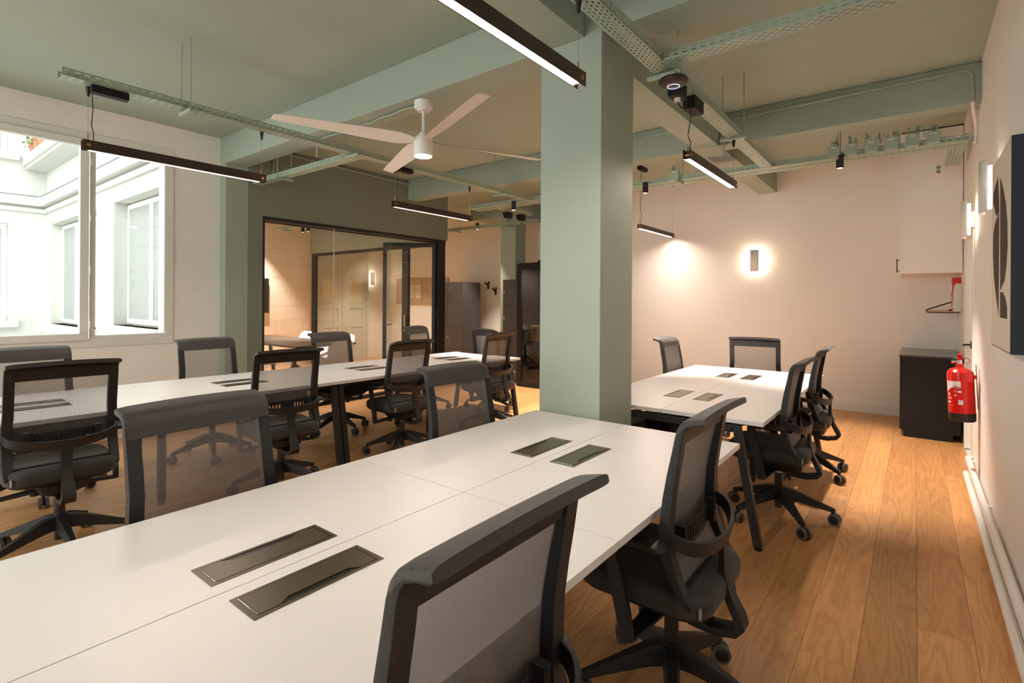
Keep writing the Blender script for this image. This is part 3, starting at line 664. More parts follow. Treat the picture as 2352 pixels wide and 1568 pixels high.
# ------------------------------------------------------------------ lights
def pendant(label, x, y0, y1, z, top=2.785, driver=None, cord=True):
    t = thing('linear_pendant', label, 'pendant lamp', (x, (y0+y1)/2, z), group='slim linear pendant lamps'); L = (y1-y0)/2
    m = MB()
    for s in (-1, 1): m.box(s*.021-.0025, s*.021+.0025, -L, L, -.032, .032)
    m.box(-.0185, .0185, -L+.03, L-.03, .020, .028); m.box(-.0185, .0185, -L+.035, L-.035, -.006, .02); m.box(-.0185, .0185, -L+.032, -L+.038, -.026, -.006); m.box(-.0185, .0185, L-.038, L-.032, -.026, -.006)
    m.build('housing', lampb, t, bevel=.001)
    B(-.0175, .0175, -L+.04, L-.04, -.022, -.008).build('diffuser', gstrip, t)
    for s in (-1, 1):
        m = MB(); m.cyl((-.025, s*(L-.03), .0), (.025, s*(L-.03), 0), .011, n=14).cyl((0, s*(L-.03), 0), (0, s*(L-.03), .075), .004, n=8); m.build('brass_fitting', brass, t)
        MB().cyl((0, s*(L-.03), .075), (0, s*(L-.03), top-z-.06), .0011, n=5).build('wire', metalgrey, t)
        MB().cyl((0, s*(L-.03), top-z-.07), (0, s*(L-.03), top-z-.008), .007, .016, n=10).build('wire_grip', rubber, t)
    if cord:
        h = top-z
        MB().tube([(0, -L+.06, .03), (.012, -L+.055, .03+h*.15), (-.008, -L+.05, h*.35), (.010, -L+.052, h*.6), (.004, -L+.05, h*.85), (.012, -L+.07, h-.005)], .0032, 6).build('power_cord', rubber, t)
    return t
pendant('slim glowing pendant in front of the window', -4.2, .925, 2.105, 2.40)
pendant('slim glowing pendant before the glass meeting room wall', -4.2, 3.42, 4.60, 2.40)
pendant('largest glowing pendant, cut off by the top edge beside the pillar', -1.2, .87, 2.05, 2.42)
pendant('slim glowing pendant over the table behind the pillar', -1.2, 3.42, 4.58, 2.40)
pendant('smallest glowing pendant, low against the back wall', -3.0, 6.70, 7.98, 2.455, top=CZ)
pendant('unseen slim pendant added over the window tables behind the camera', -4.2, -1.6, -.42, 2.40, top=CZ)  # this pendant and the next are unseen, extra light sources
pendant('unseen slim pendant added behind the camera', -1.2, -1.6, -.42, 2.40)
def black_box(name, label, cat, x0, x1, y0, y1, z0, z1, m=cabm):
    t = thing(name, label, cat, ((x0+x1)/2, (y0+y1)/2, z0)); c = t.location
    B(x0-c.x, x1-c.x, y0-c.y, y1-c.y, 0, z1-z0).build('case', m, t, bevel=.003); return t
black_box('lamp_driver', 'long black driver box on the tray above the window pendant', 'driver', -4.20, -4.14, .96, 1.16, 2.735, 2.784)
black_box('lamp_driver', 'black driver box on the tray behind the fan blade', 'driver', -4.20, -4.14, 3.42, 3.64, 2.735, 2.784)
black_box('lamp_driver', 'small dark driver on the ceiling above the smallest pendant', 'driver', -3.03, -2.97, 6.70, 6.92, CZ-.05, CZ-.001)
sb = black_box('socket_box', 'black box with plugs below the disc on the tray', 'socket box', -1.225, -1.145, 3.15, 3.27, 2.70, 2.784)
MB().cyl((0, 0, -.02), (0, 0, 0), .02, n=16).build('plug', wplast, sb); MB().tube([(0, 0, -.02), (.02, .02, -.06), (.03, .06, -.05), (.04, .05, .0), (.03, -.1, .06)], .004, 6).build('cord', rubber, sb)
black_box('lamp_driver', 'black driver box under the tray above the far right pendant', 'driver', -1.225, -1.145, 3.42, 3.60, 2.70, 2.784)
for (x, y, lab) in [(-4.93, 6.22, 'black wedge speaker hanging from the short tray'), (-4.90, 6.52, 'small black box with a loop of cable under the short tray')]:
    t = thing('speaker', lab, 'speaker', (x, y, 2.77)); MB().prism([(-.05, 0), (.06, 0), (.05, -.09), (-.02, -.09)], 'y', -.06, .06).build('case', cabm, t, bevel=.003)
    MB().tube([(.03, 0, -.09), (.02, .03, -.14), (-.02, .03, -.12), (-.02, .0, -.07)], .004, 6).build('cord', rubber, t)
# wifi disc
t = thing('access_point', 'round bronze disc with a glowing ring under the right tray', 'access point', (-1.12, 2.97, 2.70))
MB().lathe([(.0, .03), (.05, .032), (.078, .022), (.085, .008), (.080, -.002), (.062, -.014), (.040, -.020), (.0, -.022)], n=32).build('disc', lampb, t)
MB().rings([[(r*math.cos(2*PI*k/32), r*math.sin(2*PI*k/32), z) for k in range(32)] for r, z in ((.036, -.0225), (.036, -.0205), (.0325, -.0212), (.0325, -.0228), (.036, -.0225))], cap=False).build('status_ring', gring, t)
MB().cyl((0,0,.03), (0,0,.062), .02, n=12).build('mount', tray, t)
def spot(label, x, y, ztop, power=SPOT, L=.125, r=.031):
    t = thing('spotlight', label, 'spotlight', (x, y, ztop), group='black cylinder spotlights')
    MB().lathe([(r*.6, 0), (r, 0), (r, -L), (r*.86, -L), (r*.80, -L+.012), (r*.6, -L+.012)], n=24).build('cylinder', blk, t)
    MB().cyl((0,0,-L+.008), (0,0,-L+.005), r*.8, n=20).build('lens', gspot, t)
    ld = bpy.data.lights.new('spot_beam', 'SPOT'); ld.energy = power; ld.color = (1, .83, .70); ld.spot_size = math.radians(75); ld.spot_blend = .55; ld.shadow_soft_size = .02
    lo = bpy.data.objects.new('spot_beam', ld); COL.objects.link(lo); lo.parent = t; lo.location = (0, 0, -L-.004)
spot('black spotlight on the back wall tray right beside the pillar', -2.47, 5.69, 2.80)
spot('black spotlight below the leftmost green junction box', -.557, 5.70, 2.80, 300)
spot('black spotlight on the tray just left of the pillar', -4.4, 5.69, 2.80)
spot('black spotlight above the lockers', -6.61, 7.42, 2.90, 200)
spot('left one of the twin black spotlights inside the meeting room', -8.99, 5.22, 2.79, 260)
spot('right one of the twin black spotlights inside the meeting room', -8.80, 5.22, 2.79, 260)
for x, y, lab in ((-9.9, 3.7, 'added unseen spotlight on the meeting room ceiling near the courtyard side'), (-9.9, 4.9, 'added unseen spotlight on the meeting room ceiling near the felt wall'), (-7.6, 4.4, 'added unseen spotlight on the meeting room ceiling near the glass'), (-9.3, 7.3, 'added unseen spotlight on the corridor ceiling by the panelled doors'), (-8.0, 7.2, 'added unseen spotlight on the corridor ceiling before the pinboard')):  # unseen spots added to brighten the dark meeting room and corridor
    spot(lab, x, y, CZ, 400 if y < 6 else 190)

def sconce(label, x, y, z, rz, glow=None):     # faces local -Y, back at y=0
    t = thing('wall_lamp', label, 'wall lamp', (x, y, z), rz, group='white wall lamps')
    W, Hh = .058, .155; pts = [(-W, -.062), (-W*.92, -.080), (-W*.6, -.092), (0, -.097), (W*.6, -.092), (W*.92, -.080), (W, -.062)]
    m = MB(); n = len(pts); vs = [(a, b, s*Hh) for s in (-1, 1) for a, b in pts]; m.add(vs, [(i, i+1, n+i+1, n+i) for i in range(n-1)])
    m.build('shade', wplast, t, recalc=False, solid=.003)
    B(-.03, .03, -.03, 0, -.06, .06).build('wall_plate', wplast, t, bevel=.002)
    m = MB(); m.box(-.012, .012, -.052, -.036, -.13, .13); m.build('light_panel', glow or gsc, t)
sconce('white wall lamp glowing on the middle of the back wall', -1.83, YB, 2.02, 0)
sconce('white wall lamp farther along the right wall, above the door', XR, 5.72, 2.12, -PI/2, gsc2)
sconce('white wall lamp partly hidden by the abstract picture', XR, 4.22, 2.12, -PI/2, gsc2)
sconce('white wall lamp seen through the glass beside the panelled doors', XM+.0, 7.86, 1.93, PI/2, gsc2)

# fan
t = thing('ceiling_fan', 'white four-bladed ceiling fan with a lit lamp at its hub', 'ceiling fan', (-3.06, 2.79, 0))
MB().lathe([(.0, 2.98), (.072, 2.98), (.072, 2.93), (.060, 2.918), (.050, 2.918), (.048, 2.905), (.030, 2.903), (.0, 2.90)], n=28).build('canopy', wplast, t)
MB().cyl((0,0,2.72), (0,0,2.905), .0115, n=14).build('rod', wplast, t)
MB().lathe([(0, 2.735), (.030, 2.735), (.033, 2.715), (.050, 2.712), (.052, 2.70), (.070, 2.695), (.072, 2.685), (.073, 2.56), (.070, 2.552), (.062, 2.552)], n=32).build('motor_housing', wplast, t)
MB().cyl((0,0,2.556), (0,0,2.548), .064, n=28).build('lamp', gfan, t)
for a in (66, 156, 248, 337):
    m = MB(); m.T = Matrix.Rotation(math.radians(a), 4, 'Z') @ Matrix.Translation((0, 0, 2.665))
    st = [(.05, .030, .1), (.12, .050, .35), (.20, .068, .38), (.35, .072, .32), (.6, .066, .24), (.85, .060, .17), (1.0, .056, .13), (1.07, .050, .12)]
    secs = []
    for r_, hw, tw in st:
        c, s_ = math.cos(tw), math.sin(tw); sec = []
        for q, th in ((-1, 0), (-.5, .004), (0, .006), (.5, .004), (1, 0), (.5, -.003), (0, -.004), (-.5, -.003)):
            yy = q*hw; zz = th+.010*(1-q*q)*.5; sec.append((r_+(.02*(1-q)*.5 if r_ > 1.05 else 0), yy*c-zz*s_, yy*s_+zz*c-.035*(r_)**1.5*0+.0))
        secs.append(sec)
    m.rings(secs); m.build('blade', wplast, t, ang=60)

# conduits
def conduit(label, pts, r=.009, m=sage, clips=()):
    t = thing('conduit', label, 'conduit', pts[0], group='slim painted conduits'); mb = MB(); mb.T = Matrix.Translation(-Vector(pts[0])); mb.tube(pts, r, 8); mb.build('tube', m, t)
    for c in clips:
        k = MB(); k.T = Matrix.Translation(Vector(c)-Vector(pts[0])); k.box(-.008, .008, -.012, .012, -.022, .022); k.build('clip', m, t, bevel=.002)
conduit('thin painted conduit along the top of the right cross beam', [(-1.50, 5.345, 2.86), (-1.50, 5.345, 3.19), (-1.485, 5.345, 3.21), (-1.45, 5.345, 3.215), (.29, 5.345, 3.235), (.325, 5.345, 3.225), (.345, 5.345, 3.19), (.348, 5.345, 2.985)], .010, sage, [(-.9, 5.35, 3.22), (.10, 5.35, 3.232)])
conduit('white conduit bending down the right wall below the beam', [(.348, 5.345, 2.985), (.352, 5.39, 2.95), (.375, 5.52, 2.90), (.385, 5.60, 2.84), (.385, 5.60, 2.72), (.37, 5.50, 2.70)], .012, wplast)
conduit('wavy painted conduit on the beam leading to the fan', [(-4.58, 2.80, 2.80), (-4.57, 2.80, 2.955), (-4.5, 2.80, 2.968), (-4.2, 2.82, 2.968), (-3.95, 2.79, 2.968), (-3.75, 2.82, 2.968), (-3.6, 2.79, 2.968), (-3.45, 2.80, 2.968), (-3.3, 2.78, 2.968), (-3.14, 2.79, 2.965)], .009, sage)
conduit('painted conduit along the ceiling edge of the glass wall', [(-6.235, 2.96, 3.24), (-6.235, 5.37, 3.22), (-6.20, 5.375, 3.22), (-1.8, 5.375, 3.22)], .009, sage, [(-6.24, 4.0, 3.23), (-5.0, 5.38, 3.22), (-3.6, 5.38, 3.22)])
conduit('short vertical conduit on the wall beside the window column', [(-6.235, 3.23, 3.25), (-6.235, 3.23, 2.84)], .010, sage)
conduit('bent conduit under the beam behind the far right pendant', [(-1.80, 5.30, 3.0), (-1.79, 5.25, 2.955), (-1.66, 5.22, 2.945), (-1.53, 5.24, 2.95), (-1.50, 5.30, 2.99), (-1.50, 5.345, 3.05), (-1.50, 5.345, 3.1)], .010, sage)

# ------------------------------------------------------------------ glass partition of the meeting room
gp = thing('glass_partition', 'large glass wall in a black frame enclosing the meeting room', 'glass wall', (XP-.06, 4.6, 0))
def gb(name, boxes, m=blk, parent=gp, bevel=.002):
    mb = MB(); mb.T = Matrix.Translation(-gp.location)
    for b in boxes: mb.box(*b)
    return mb.build(name, m, parent, bevel=bevel)
x0, x1 = XP-.075, XP+.004
gb('frame', [(x0, x1, 3.108, 6.205, 2.385, 2.43), (x0, x1, 3.108, 3.135, 0, 2.385), (x0, x1, 6.045, 6.205, 0, 2.385), (x0, x1, 3.135, 5.12, 0, .045)])
gb('inner_trim', [(x0-.02, x0, 3.135, 6.045, 2.365, 2.385)], brass if False else lampb)
gb('pane', [(XP-.045, XP-.035, 3.138, 4.108, .05, 2.383)], glass, bevel=0); gb('pane', [(XP-.045, XP-.035, 4.112, 5.12, .05, 2.383)], glass, bevel=0)
gb('pane_joint', [(XP-.047, XP-.033, 4.108, 4.112, .05, 2.383)], wplast, bevel=0)
dr = thing('door_1', None, None, (-6.30, 6.03, 0), kind='structure')
ang = math.atan2(5.50-6.03, -6.90+6.30); dr.rotation_euler = (0, 0, ang)
m = MB()
m.box(.0, .055, -.02, .02, .01, 2.37); m.box(.80, .86, -.02, .02, .01, 2.37); m.box(.055, .80, -.02, .02, 2.30, 2.37); m.box(.055, .80, -.02, .02, .01, .09); m.build('door_frame', blk, dr, bevel=.002)
B(.055, .80, -.005, .005, .09, 2.30).build('pane', glass, dr, smooth=False)
m = MB(); m.box(.815, .845, -.075, -.02, 1.0, 1.02); m.box(.72, .845, -.075, -.062, 1.0, 1.02); m.build('door_handle', chrome, dr, bevel=.003)
for zz in (.3, 1.2, 2.1): MB().cyl((-.012, 0, zz-.05), (-.012, 0, zz+.05), .012, n=10).build('hinge', blk, dr)
g2 = thing('glass_partition', 'second glass wall at the back of the meeting room with a black handle post', 'glass wall', (-8.4, 6.31, 0))
def g2b(name, boxes, m=blk, bevel=.002):
    mb = MB(); mb.T = Matrix.Translation(-g2.location)
    for b in boxes: mb.box(*b)
    return mb.build(name, m, g2, bevel=bevel)
g2b('frame', [(XM+.02, XP-.13, 6.28, 6.34, 2.36, 2.42), (XM+.02, XM+.16, 6.28, 6.34, 0, 2.36), (-7.44, -7.28, 6.28, 6.34, 0, 2.36), (XM+.16, -7.44, 6.28, 6.34, 0, .05)])
g2b('pane', [(XM+.16, -8.95, 6.305, 6.315, .05, 2.36)], glass, 0); g2b('pane', [(-8.945, -7.44, 6.305, 6.315, .05, 2.36)], glass, 0)
g2b('handle', [(-7.33, -7.31, 6.24, 6.25, .85, 1.15), (-7.33, -7.31, 6.25, 6.28, .86, .88), (-7.33, -7.31, 6.25, 6.28, 1.12, 1.14)], chrome)
# panelled cream doors
def panel_door(label_n, y0, y1):
    d = thing('door_%d' % label_n, None, None, (XM, y0, 0), kind='structure'); W = y1-y0; H2 = 2.55
    m = MB(); m.box(0, .03, 0, W, 0, H2); 
    for a, b in ((0, .10), (W-.10, W)): m.box(.03, .045, a, b, 0, H2)
    for a, b in ((0, .14), (.78, .90), (1.22, 1.36), (1.87, 1.99), (H2-.1, H2)): m.box(.03, .045, .10, W-.10, a, b)
    m.build('door_leaf', cream, d, bevel=.004); B(.0305, .036, .105, W-.105, 1.365, 1.865).build('pane', creamglass, d)
    m = MB(); m.box(0, .055, -.06, -.003, 0, H2+.06); m.box(0, .055, W+.003, W+.06, 0, H2+.06); m.box(0, .055, -.06, W+.06, H2+.003, H2+.06); m.build('architrave', cream, d, bevel=.004)
panel_door(2, 6.45, 7.03); panel_door(3, 7.15, 7.70)
# meeting room furniture
mt = thing('meeting_table', 'dark-topped meeting table with a pale channel down its middle, behind the glass', 'table', (-8.3, 4.45, 0))
for s in (-1, 1): B(-1.35, 1.35, min(s*.02, s*.50), max(s*.02, s*.50), .715, .745).build('tabletop', lampb, mt, bevel=.003)
B(-1.3, 1.3, -.02, .02, .72, .735).build('channel', wplast, mt)
for x in (-1.1, 1.1):
    for s in (-1, 1):
        MB().hexa([(x-.025, s*.46-.025, 0), (x+.025, s*.46-.025, 0), (x+.025, s*.46+.025, 0), (x-.025, s*.46+.025, 0)], [(x-.025, s*.36-.025, .714), (x+.025, s*.36-.025, .714), (x+.025, s*.36+.025, .714), (x-.025, s*.36+.025, .714)]).build('leg', blk, mt, bevel=.003)
def shell_chair(x, y, rz, lab):
    t = thing('shell_chair', lab, 'chair', (x, y, 0), rz, group='white shell chairs in the meeting room')
    m = MB(); secs = []
    for (px, z, hw, cv) in ((-.22, .43, .17, .01), (-.12, .44, .21, .03), (.02, .43, .22, .05), (.13, .45, .22, .07), (.19, .54, .215, .07), (.22, .66, .21, .05), (.25, .78, .18, .03), (.26, .82, .11, .01)):
        secs.append([(px-cv*(abs(q)**2)*(1 if z > .5 else .2), q*hw, z+cv*(q*q)*(0 if z > .5 else .8)) for q in (-1, -.7, -.35, 0, .35, .7, 1)])
    n = 7; vs = [v for s_ in secs for v in s_]; m.add(vs, [(i*n+k, i*n+k+1, (i+1)*n+k+1, (i+1)*n+k) for i in range(len(secs)-1) for k in range(n-1)])
    m.build('shell', wplast, t, recalc=False, ang=80, solid=.012)
    m = MB(); m.cyl((0,0,.2), (0,0,.42), .02, n=10)
    for k in range(4):
        a = PI/4+k*PI/2; m.ribbon([(.02*math.cos(a), .02*math.sin(a), .20), (.26*math.cos(a), .26*math.sin(a), .012)], (-math.sin(a), math.cos(a), 0), [.035, .03], [.04, .02])
    m.build('pedestal', blk, t)
for i, (x, y, r, lab) in enumerate([(-9.0, 5.10, 90, 'white shell chair at the far side of the meeting table, farther left'), (-8.35, 5.10, 90, 'white shell chair at the far side of the meeting table, second along'), (-7.7, 5.12, 92, 'white shell chair at the far side of the meeting table, nearest the door'),
    (-6.85, 4.5, 0, 'white shell chair at the head of the meeting table nearest the glass'), (-8.6, 3.75, -90, 'white shell chair on the window side of the meeting table, far one'), (-7.7, 3.75, -88, 'white shell chair on the window side of the meeting table, near one')]):
    shell_chair(x, y, math.radians(r), lab)
tv = thing('television', 'dark flat screen on the felt wall at the left frame of the glass', 'television', (XM+.02, 4.65, 1.49))
B(0, .06, -.62, .65, -.35, .35).build('screen', cabm, tv, bevel=.006)

# pinboard and papers on the far wall
pb = thing('pinboard', 'beige pinboard with a thin wooden frame on the far wall', 'pinboard', (-9.27, YB2, 1.63))
B(-.89, .87, -.012, 0, -.29, .29).build('felt_board', pinw, pb)
m = MB(); m.box(-.91, .89, -.022, 0, .29, .312); m.box(-.91, .89, -.022, 0, -.312, -.29); m.box(-.91, -.89, -.022, 0, -.29, .29); m.box(.87, .89, -.022, 0, -.29, .29); m.box(-.02, .012, -.022, -.012, -.29, .29); m.build('wooden_frame', wood, pb, bevel=.002)
for x, lab in ((-9.66, 'printed sheet on the left of the pair pinned to the board'), (-9.385, 'printed sheet on the right of the pair pinned to the board')):
    p = thing('paper_sheet', lab, 'paper', (x, YB2-.0135, 1.625), group='printed sheets on the pinboard'); B(-.11, .11, -.001, 0, -.155, .155).build('sheet', paper, p)
    m = MB(); g = MB()
    for k in range(6):
        zz = .12-k*.042; m.box(-.09, .085, -.0016, -.001, zz, zz+.004)
        for j in range(4): m.box(-.08+j*.04, -.052+j*.04, -.0016, -.001, zz-.018, zz-.012)
        g.box(.085, .095, -.0016, -.001, zz-.02, zz+.006)
    m.build('print_lines', inkk, p); g.build('print_marks', inkg, p)

# lockers
def locker(label, x0, x1, y0, y1, cols):
    t = thing('locker', label, 'locker', (x0, y0, 0), group='charcoal lockers'); W = x1-x0; D = y1-y0
    B(0, W, .02, D, 0, 1.79).build('body', lock, t, bevel=.003)
    w_ = W/cols
    for c in range(cols):
        for r in range(4):
            d = B(c*w_+.002, (c+1)*w_-.002, 0, .019, r*.4475+.003, (r+1)*.4475-.001).build('door', lock, t, bevel=.002)
            m = MB(); zc = r*.4475+.24; m.cyl((c*w_+.045, -.018, zc), (c*w_+.045, 0, zc), .011, n=12); m.box(c*w_+.040, c*w_+.050, -.020, -.014, zc-.05, zc+.006); m.build('lock', chrome, d)
locker('charcoal locker column left of the coat hooks', -7.985, -7.137, 7.575, 8.115, 2)
locker('charcoal locker column beside the phone booth', -5.725, -5.25, 7.11, 7.58, 1)
for x, z, lab in ((-7.19, 1.74, 'upper black Y-shaped coat hook on the far wall'), (-6.985, 1.615, 'lower black Y-shaped coat hook on the far wall')):
    t = thing('coat_hook', lab, 'coat hook', (x, YB2, z), group='black coat hooks')
    m = MB(); m.ribbon([(0, -.02, -.075), (0, -.02, .02)], (1, 0, 0), .03, .03); m.ribbon([(0, -.02, .0), (.05, -.06, .075)], (1, 0, 0), .025, .025); m.ribbon([(0, -.02, .0), (-.06, -.06, .07)], (1, 0, 0), .025, .025); m.box(-.012, .012, -.02, 0, -.03, 0)
    m.build('hook', blk, t)

# phone booth
pbth = thing('phone_booth', 'black framed glass phone booth at the left edge of the pillar', 'phone booth', (-5.24, 6.88, 0))
m = MB(); m.box(0, .09, 0, .06, 0, 2.03); m.box(1.01, 1.10, 0, .06, 0, 2.03); m.box(.09, 1.01, 0, .06, 1.95, 2.03); m.box(.09, 1.01, 0, .06, 0, .075); m.build('door_frame', cabm, pbth, bevel=.004)
m = MB(); m.box(0, 1.10, .06, 1.0, 1.99, 2.05); m.box(0, .03, .06, 1.0, 0, 1.99); m.box(1.07, 1.10, .06, 1.0, 0, 1.99); m.box(.03, 1.07, .97, 1.0, 0, 1.99); m.box(.03, 1.07, .06, .97, 0, .03); m.box(.35, .8, .1, .7, 2.05, 2.09); m.build('shell', cabm, pbth, bevel=.004)
B(.09, 1.01, .02, .03, .075, 1.95).build('pane', booglass, pbth, smooth=False); B(.09, 1.01, .055, .08, .26, .285).build('foot_rail', blk, pbth)
m = MB(); m.box(.05, .75, .32, .345, .75, 1.0); m.box(.05, .75, .32, .62, .735, .755); bs = m.build('wooden_desk', wood, pbth, bevel=.012)
MB().cyl((.15, .30, .93), (.15, .32, .93), .02, n=16).build('grommet', rubber, bs)
bl = bpy.data.lights.new('booth_fill_light', 'AREA'); bl.energy = 45; bl.size = .25; bl.color = (1, .8, .6); bo = bpy.data.objects.new('booth_fill_light', bl); COL.objects.link(bo); bo.parent = pbth; bo.location = (.55, .5, 1.97)  # unseen fill light added so the booth interior is not too dark
MB().lathe([(.0, .62), (.16, .62), (.16, .58), (.03, .56), (.03, .05), (.2, .03), (.0, .03)], c=(.55, .75)).build('stool', cabm, pbth)

# ------------------------------------------------------------------ right wall things
ar = thing('picture', 'deep canvas with abstract brown leaf shapes and navy sides on the right wall', 'picture', (XR, 3.52, 1.68))
B(-.062, -.001, -.345, .36, -.485, .49).build('canvas_block', navy, ar, bevel=.003)
B(-.0645, -.0622, -.335, .355, -.478, .480).build('canvas_front', canvas, ar)
for P in ([(3.807, 2.02), (3.62, 2.07), (3.566, 1.886), (3.62, 1.872), (3.679, 1.880), (3.733, 1.909), (3.818, 1.967)],
          [(3.565, 1.874), (3.66, 1.865), (3.73, 1.845), (3.809, 1.798), (3.817, 1.697), (3.768, 1.561), (3.669, 1.452), (3.563, 1.36)],
          [(3.531, 2.05), (3.43, 1.985), (3.33, 1.892), (3.274, 1.798), (3.259, 1.683), (3.295, 1.592), (3.355, 1.53), (3.51, 1.485)],
          [(3.51, 1.478), (3.407, 1.475), (3.325, 1.449), (3.266, 1.405), (3.259, 1.352), (3.504, 1.352)]):
    MB().prism([(a-3.52, b-1.68) for a, b in P], 'x', -.0652, -.0646).build('painted_shape', artink, ar, smooth=False)
d = thing('door_4', None, None, (XR, 6.0, 0), kind='structure')
B(.04, .08, -.045, .755, .004, 2.03).build('door_leaf', white, d, bevel=.002)
m = MB(); m.box(-.008, .06, .762, .80, 0, 2.06); m.box(-.008, .06, -.07, -.05, 0, 2.06); m.box(-.008, .06, -.05, .762, 2.035, 2.06); m.build('door_frame', wplast, d, bevel=.002)
m = MB(); m.box(.032, .04, .69, .73, .985, 1.055); m.cyl((.04, .71, 1.02), (-.02, .71, 1.02), .008, n=10); m.cyl((-.02, .71, 1.02), (-.02, .59, 1.02), .008, n=10); m.build('door_handle', blk, d)
MB().cyl((.04, .14, 1.64), (.036, .14, 1.64), .04, n=24).build('door_sign', chrome, d)
# extinguisher
ex = thing('fire_extinguisher', 'red fire extinguisher with a black foot hanging on the right wall', 'fire extinguisher', (.303, 5.40, .50)); ex.rotation_euler = (0, math.radians(-2.4), 0)
MB().lathe([(0, .055), (.083, .055), (.083, .36), (.080, .385), (.062, .405), (.035, .415), (.026, .42), (.026, .445), (0, .445)], n=36).build('cylinder', red, ex)
MB().lathe([(0, 0), (.078, 0), (.084, .012), (.0855, .065), (.0835, .066), (0, .066)], n=36).build('foot_ring', rubber, ex)
m = MB(); m.cyl((0,0,.44), (0,0,.475), .016, n=12).cyl((0,0,.462), (-.035,0,.462), .008, n=8).cyl((-.035,0,.462), (-.05,0,.462), .014, n=10); m.build('valve', chrome, ex)
m = MB(); m.ribbon([(.0, 0, .46), (.0, -.01, .50), (.0, -.04, .525), (0, -.075, .52)], (1, 0, 0), .022, .006); m.ribbon([(.0, 0, .475), (.0, -.03, .492), (0, -.07, .485)], (1, 0, 0), .02, .006); m.build('lever', red, ex)
MB().box(-.032, -.012, -.012, .0, .483, .493).build('seal', mat('green_seal', srgb(40, 160, 110), .4), ex)
MB().tube([(.012, -.01, .49)]+[(.035+.025*math.sin(a), -.015, .472+.022*math.cos(a)) for a in (.2, .8, 1.4, 2.0, 2.6, 3.2)], .0025, 6).build('pin_ring', red, ex)
B(.083, .096, -.02, .02, .33, .36).build('hanging_lug', red, ex)
B(.094, .099, -.02, .02, .10, .44).build('wall_bracket', metalgrey, ex)
def curved(name, a0, a1, z0, z1, m_, r=.0838, cut=None):    # patch on the cylinder, angles in degrees
    m = MB(); n = 10; pts = []
    for i in range(n+1):
        a = math.radians(a0+(a1-a0)*i/n); zl = z0 if cut is None else cut(i/n)
        pts.append(((r*math.cos(a), r*math.sin(a), zl), (r*math.cos(a), r*math.sin(a), z1)))
    m.add([p for q in pts for p in q], [(2*i, 2*i+2, 2*i+3, 2*i+1) for i in range(n)]); o = m.build(name, m_, ex, recalc=False); return o
curved('white_label', -165, -92, .265, .315, wplast, cut=lambda q: .22+.06*min(1, q*1.4)**.7 if q < .75 else .272)
curved('colour_strip', -128, -92, .258, .270, mat('label_stripe', srgb(190, 120, 130), .5), r=.0840)
curved('shield_sticker', -106, -86, .135, .170, mat('shield_white', srgb(214, 224, 228), .4))
def curtext(s, size, adeg, z, m_, name, rot=0):
    a = math.radians(adeg); M4 = Matrix.Translation((.0843*math.cos(a), .0843*math.sin(a), z)) @ Matrix.Rotation(a+PI/2, 4, 'Z') @ Matrix.Rotation(PI/2, 4, 'X') @ Matrix.Rotation(rot, 4, 'Z')
    return text(s, size, name, m_, ex, M4, ext=.0002)
curtext('R', .022, -148, .303, red, 'lettering'); curtext('CE', .020, -116, .235, wplast, 'lettering'); curtext('NF', .008, -97, .157, mat('ink_blue', srgb(60, 100, 130), .5), 'lettering')
for a, z, w_, h_ in ((-98, .235, 14, .014), (-117, .205, 9, .014), (-150, .21, 10, .020), (-148, .185, 22, .004), (-148, .176, 22, .004), (-150, .15, 16, .014), (-140, .127, 26, .0015)):
    curved('label_mark', a-w_/2, a+w_/2, z-h_/2, z+h_/2, wplast)
# cabinet, cupboard
cbn = thing('base_cabinet', 'black base cabinet in the corner beside the door', 'cabinet', (-.12, 6.95, 0))
B(.0205, .50, 0, 1.165, .07, .848).build('body', cabm, cbn, bevel=.002)
for a, b in ((.002, .58), (.584, 1.163)): dd = B(.0, .020, a, b, .075, .845).build('door', cabm, cbn, bevel=.002)
B(.035, .44, .0, 1.165, 0, .07).build('plinth', cabm, cbn); B(-.006, .505, -.006, 1.165, .849, .868).build('cabinet_top', cabtop, cbn, bevel=.002)
wc = thing('wall_cupboard', 'tall white cupboard hung above the black cabinet, reaching the ceiling', 'cupboard', (-.128, 7.12, 1.745))
B(.0188, .522, 0, .995, 0, 1.53).build('body', wplast if False else white, wc, bevel=.002)
B(.0, .0185, .0, .495, 0, 1.53).build('door', white, wc, bevel=.002); dd = B(.0, .0185, .499, .995, 0, 1.53).build('door', white, wc, bevel=.002)
m = MB(); m.cyl((-.026, .02, .012), (-.026, .02, .165), .005, n=10).cyl((-.026, .02, .03), (0, .02, .03), .004, n=8).cyl((-.026, .02, .145), (0, .02, .145), .004, n=8); m.build('door_handle', blk, wc)
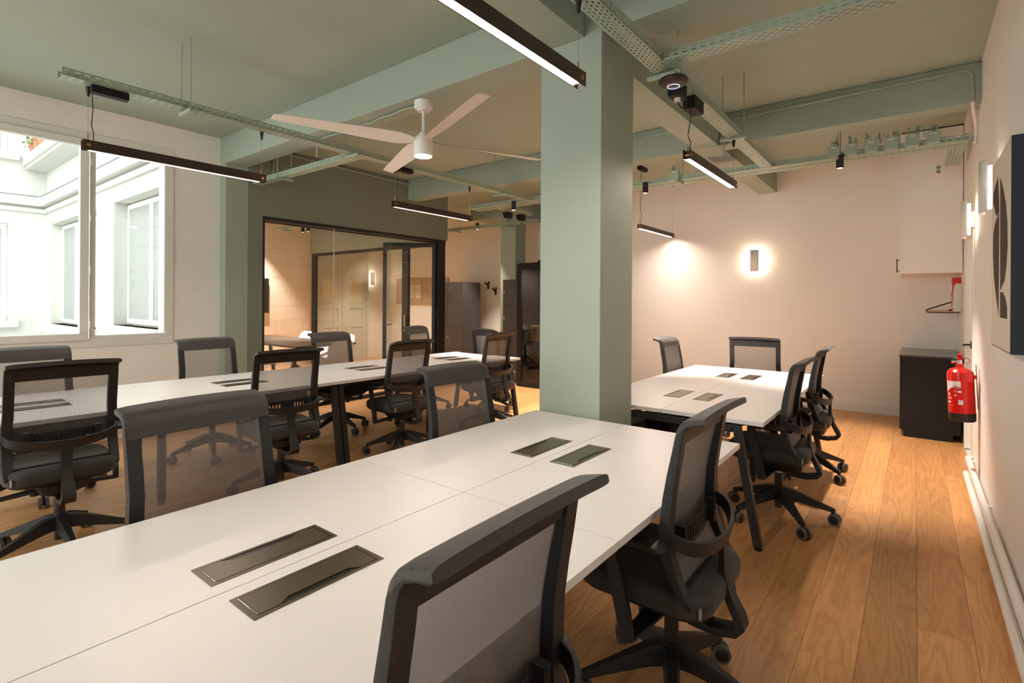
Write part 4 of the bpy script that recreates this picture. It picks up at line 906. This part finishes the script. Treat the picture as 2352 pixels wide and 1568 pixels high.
# shelf, red box, white box, label
sh = thing('wall_shelf', 'small wooden shelf on black wire brackets above the black cabinet', 'shelf', (.39, 7.42, 1.325))
B(-.265, -.01, 0, .5, 0, .014).build('board', wood, sh, bevel=.002)
for y in (.0, .5): MB().tube([(-.003, y, .135), (-.26, y, .03), (-.278, y, .018), (-.282, y, .0), (-.27, y, -.006), (-.02, y, -.006), (-.003, y, 0)], .004, 6).build('bracket', blk, sh)
for x in (-.10, -.05): pass
m = MB().cyl((-.08, .06, .014), (-.08, .06, .03), .014, n=12); k = m.build('small_knob', rubber, None); k.location = (.39, 7.42, 1.325); tag(k, 'small black object lying on the wooden shelf', 'trinket')
rb = thing('fire_blanket_box', 'red fire blanket case on the wall behind the white emergency light', 'fire blanket', (XR, 7.50, 1.335))
B(-.075, -.001, -.09, .10, 0, .37).build('case', red, rb, bevel=.004); B(-.0765, -.0755, -.06, .07, .22, .30).build('label_patch', wplast, rb); MB().cyl((-.085, 0, .185), (-.075, 0, .185), .012, n=12).build('stud', chrome, rb)
wb = thing('emergency_light', 'white wall box in front of the red case', 'emergency light', (XR, 7.34, 1.335))
MB().prism([(-.002, 0), (-.068, 0), (-.074, .05), (-.064, .27), (-.052, .30), (-.002, .30)], 'y', -.06, .06).build('case', mat('pale_case', srgb(206, 210, 204), .4), wb, bevel=.003)
ls = thing('wall_label', 'narrow red and white label strip above the white wall box', 'label', (XR, 7.36, 1.67))
B(-.0015, 0, -.05, .05, 0, .13).build('sheet', paper, ls)
m = MB()
for k in range(6): m.box(-.0022, -.0015, -.035+random.uniform(0, .01), .03, .012+k*.019, .020+k*.019)
m.build('print_lines', red, ls)
so = thing('socket_block', 'white double socket block beside the tray stub on the right wall', 'socket', (.17, 6.68, 2.80)); B(-.03, .05, -.03, .05, -.10, .0).build('case', wplast, so, bevel=.004)
m = MB()
for zz in (-.03, -.072): m.cyl((.012, -.031, zz), (.012, -.035, zz), .018, n=16)
m.build('outlets', metalgrey, so)

# soft daylight through the windows comes from the sky alone; lamp light from visible lamps and added unseen ones
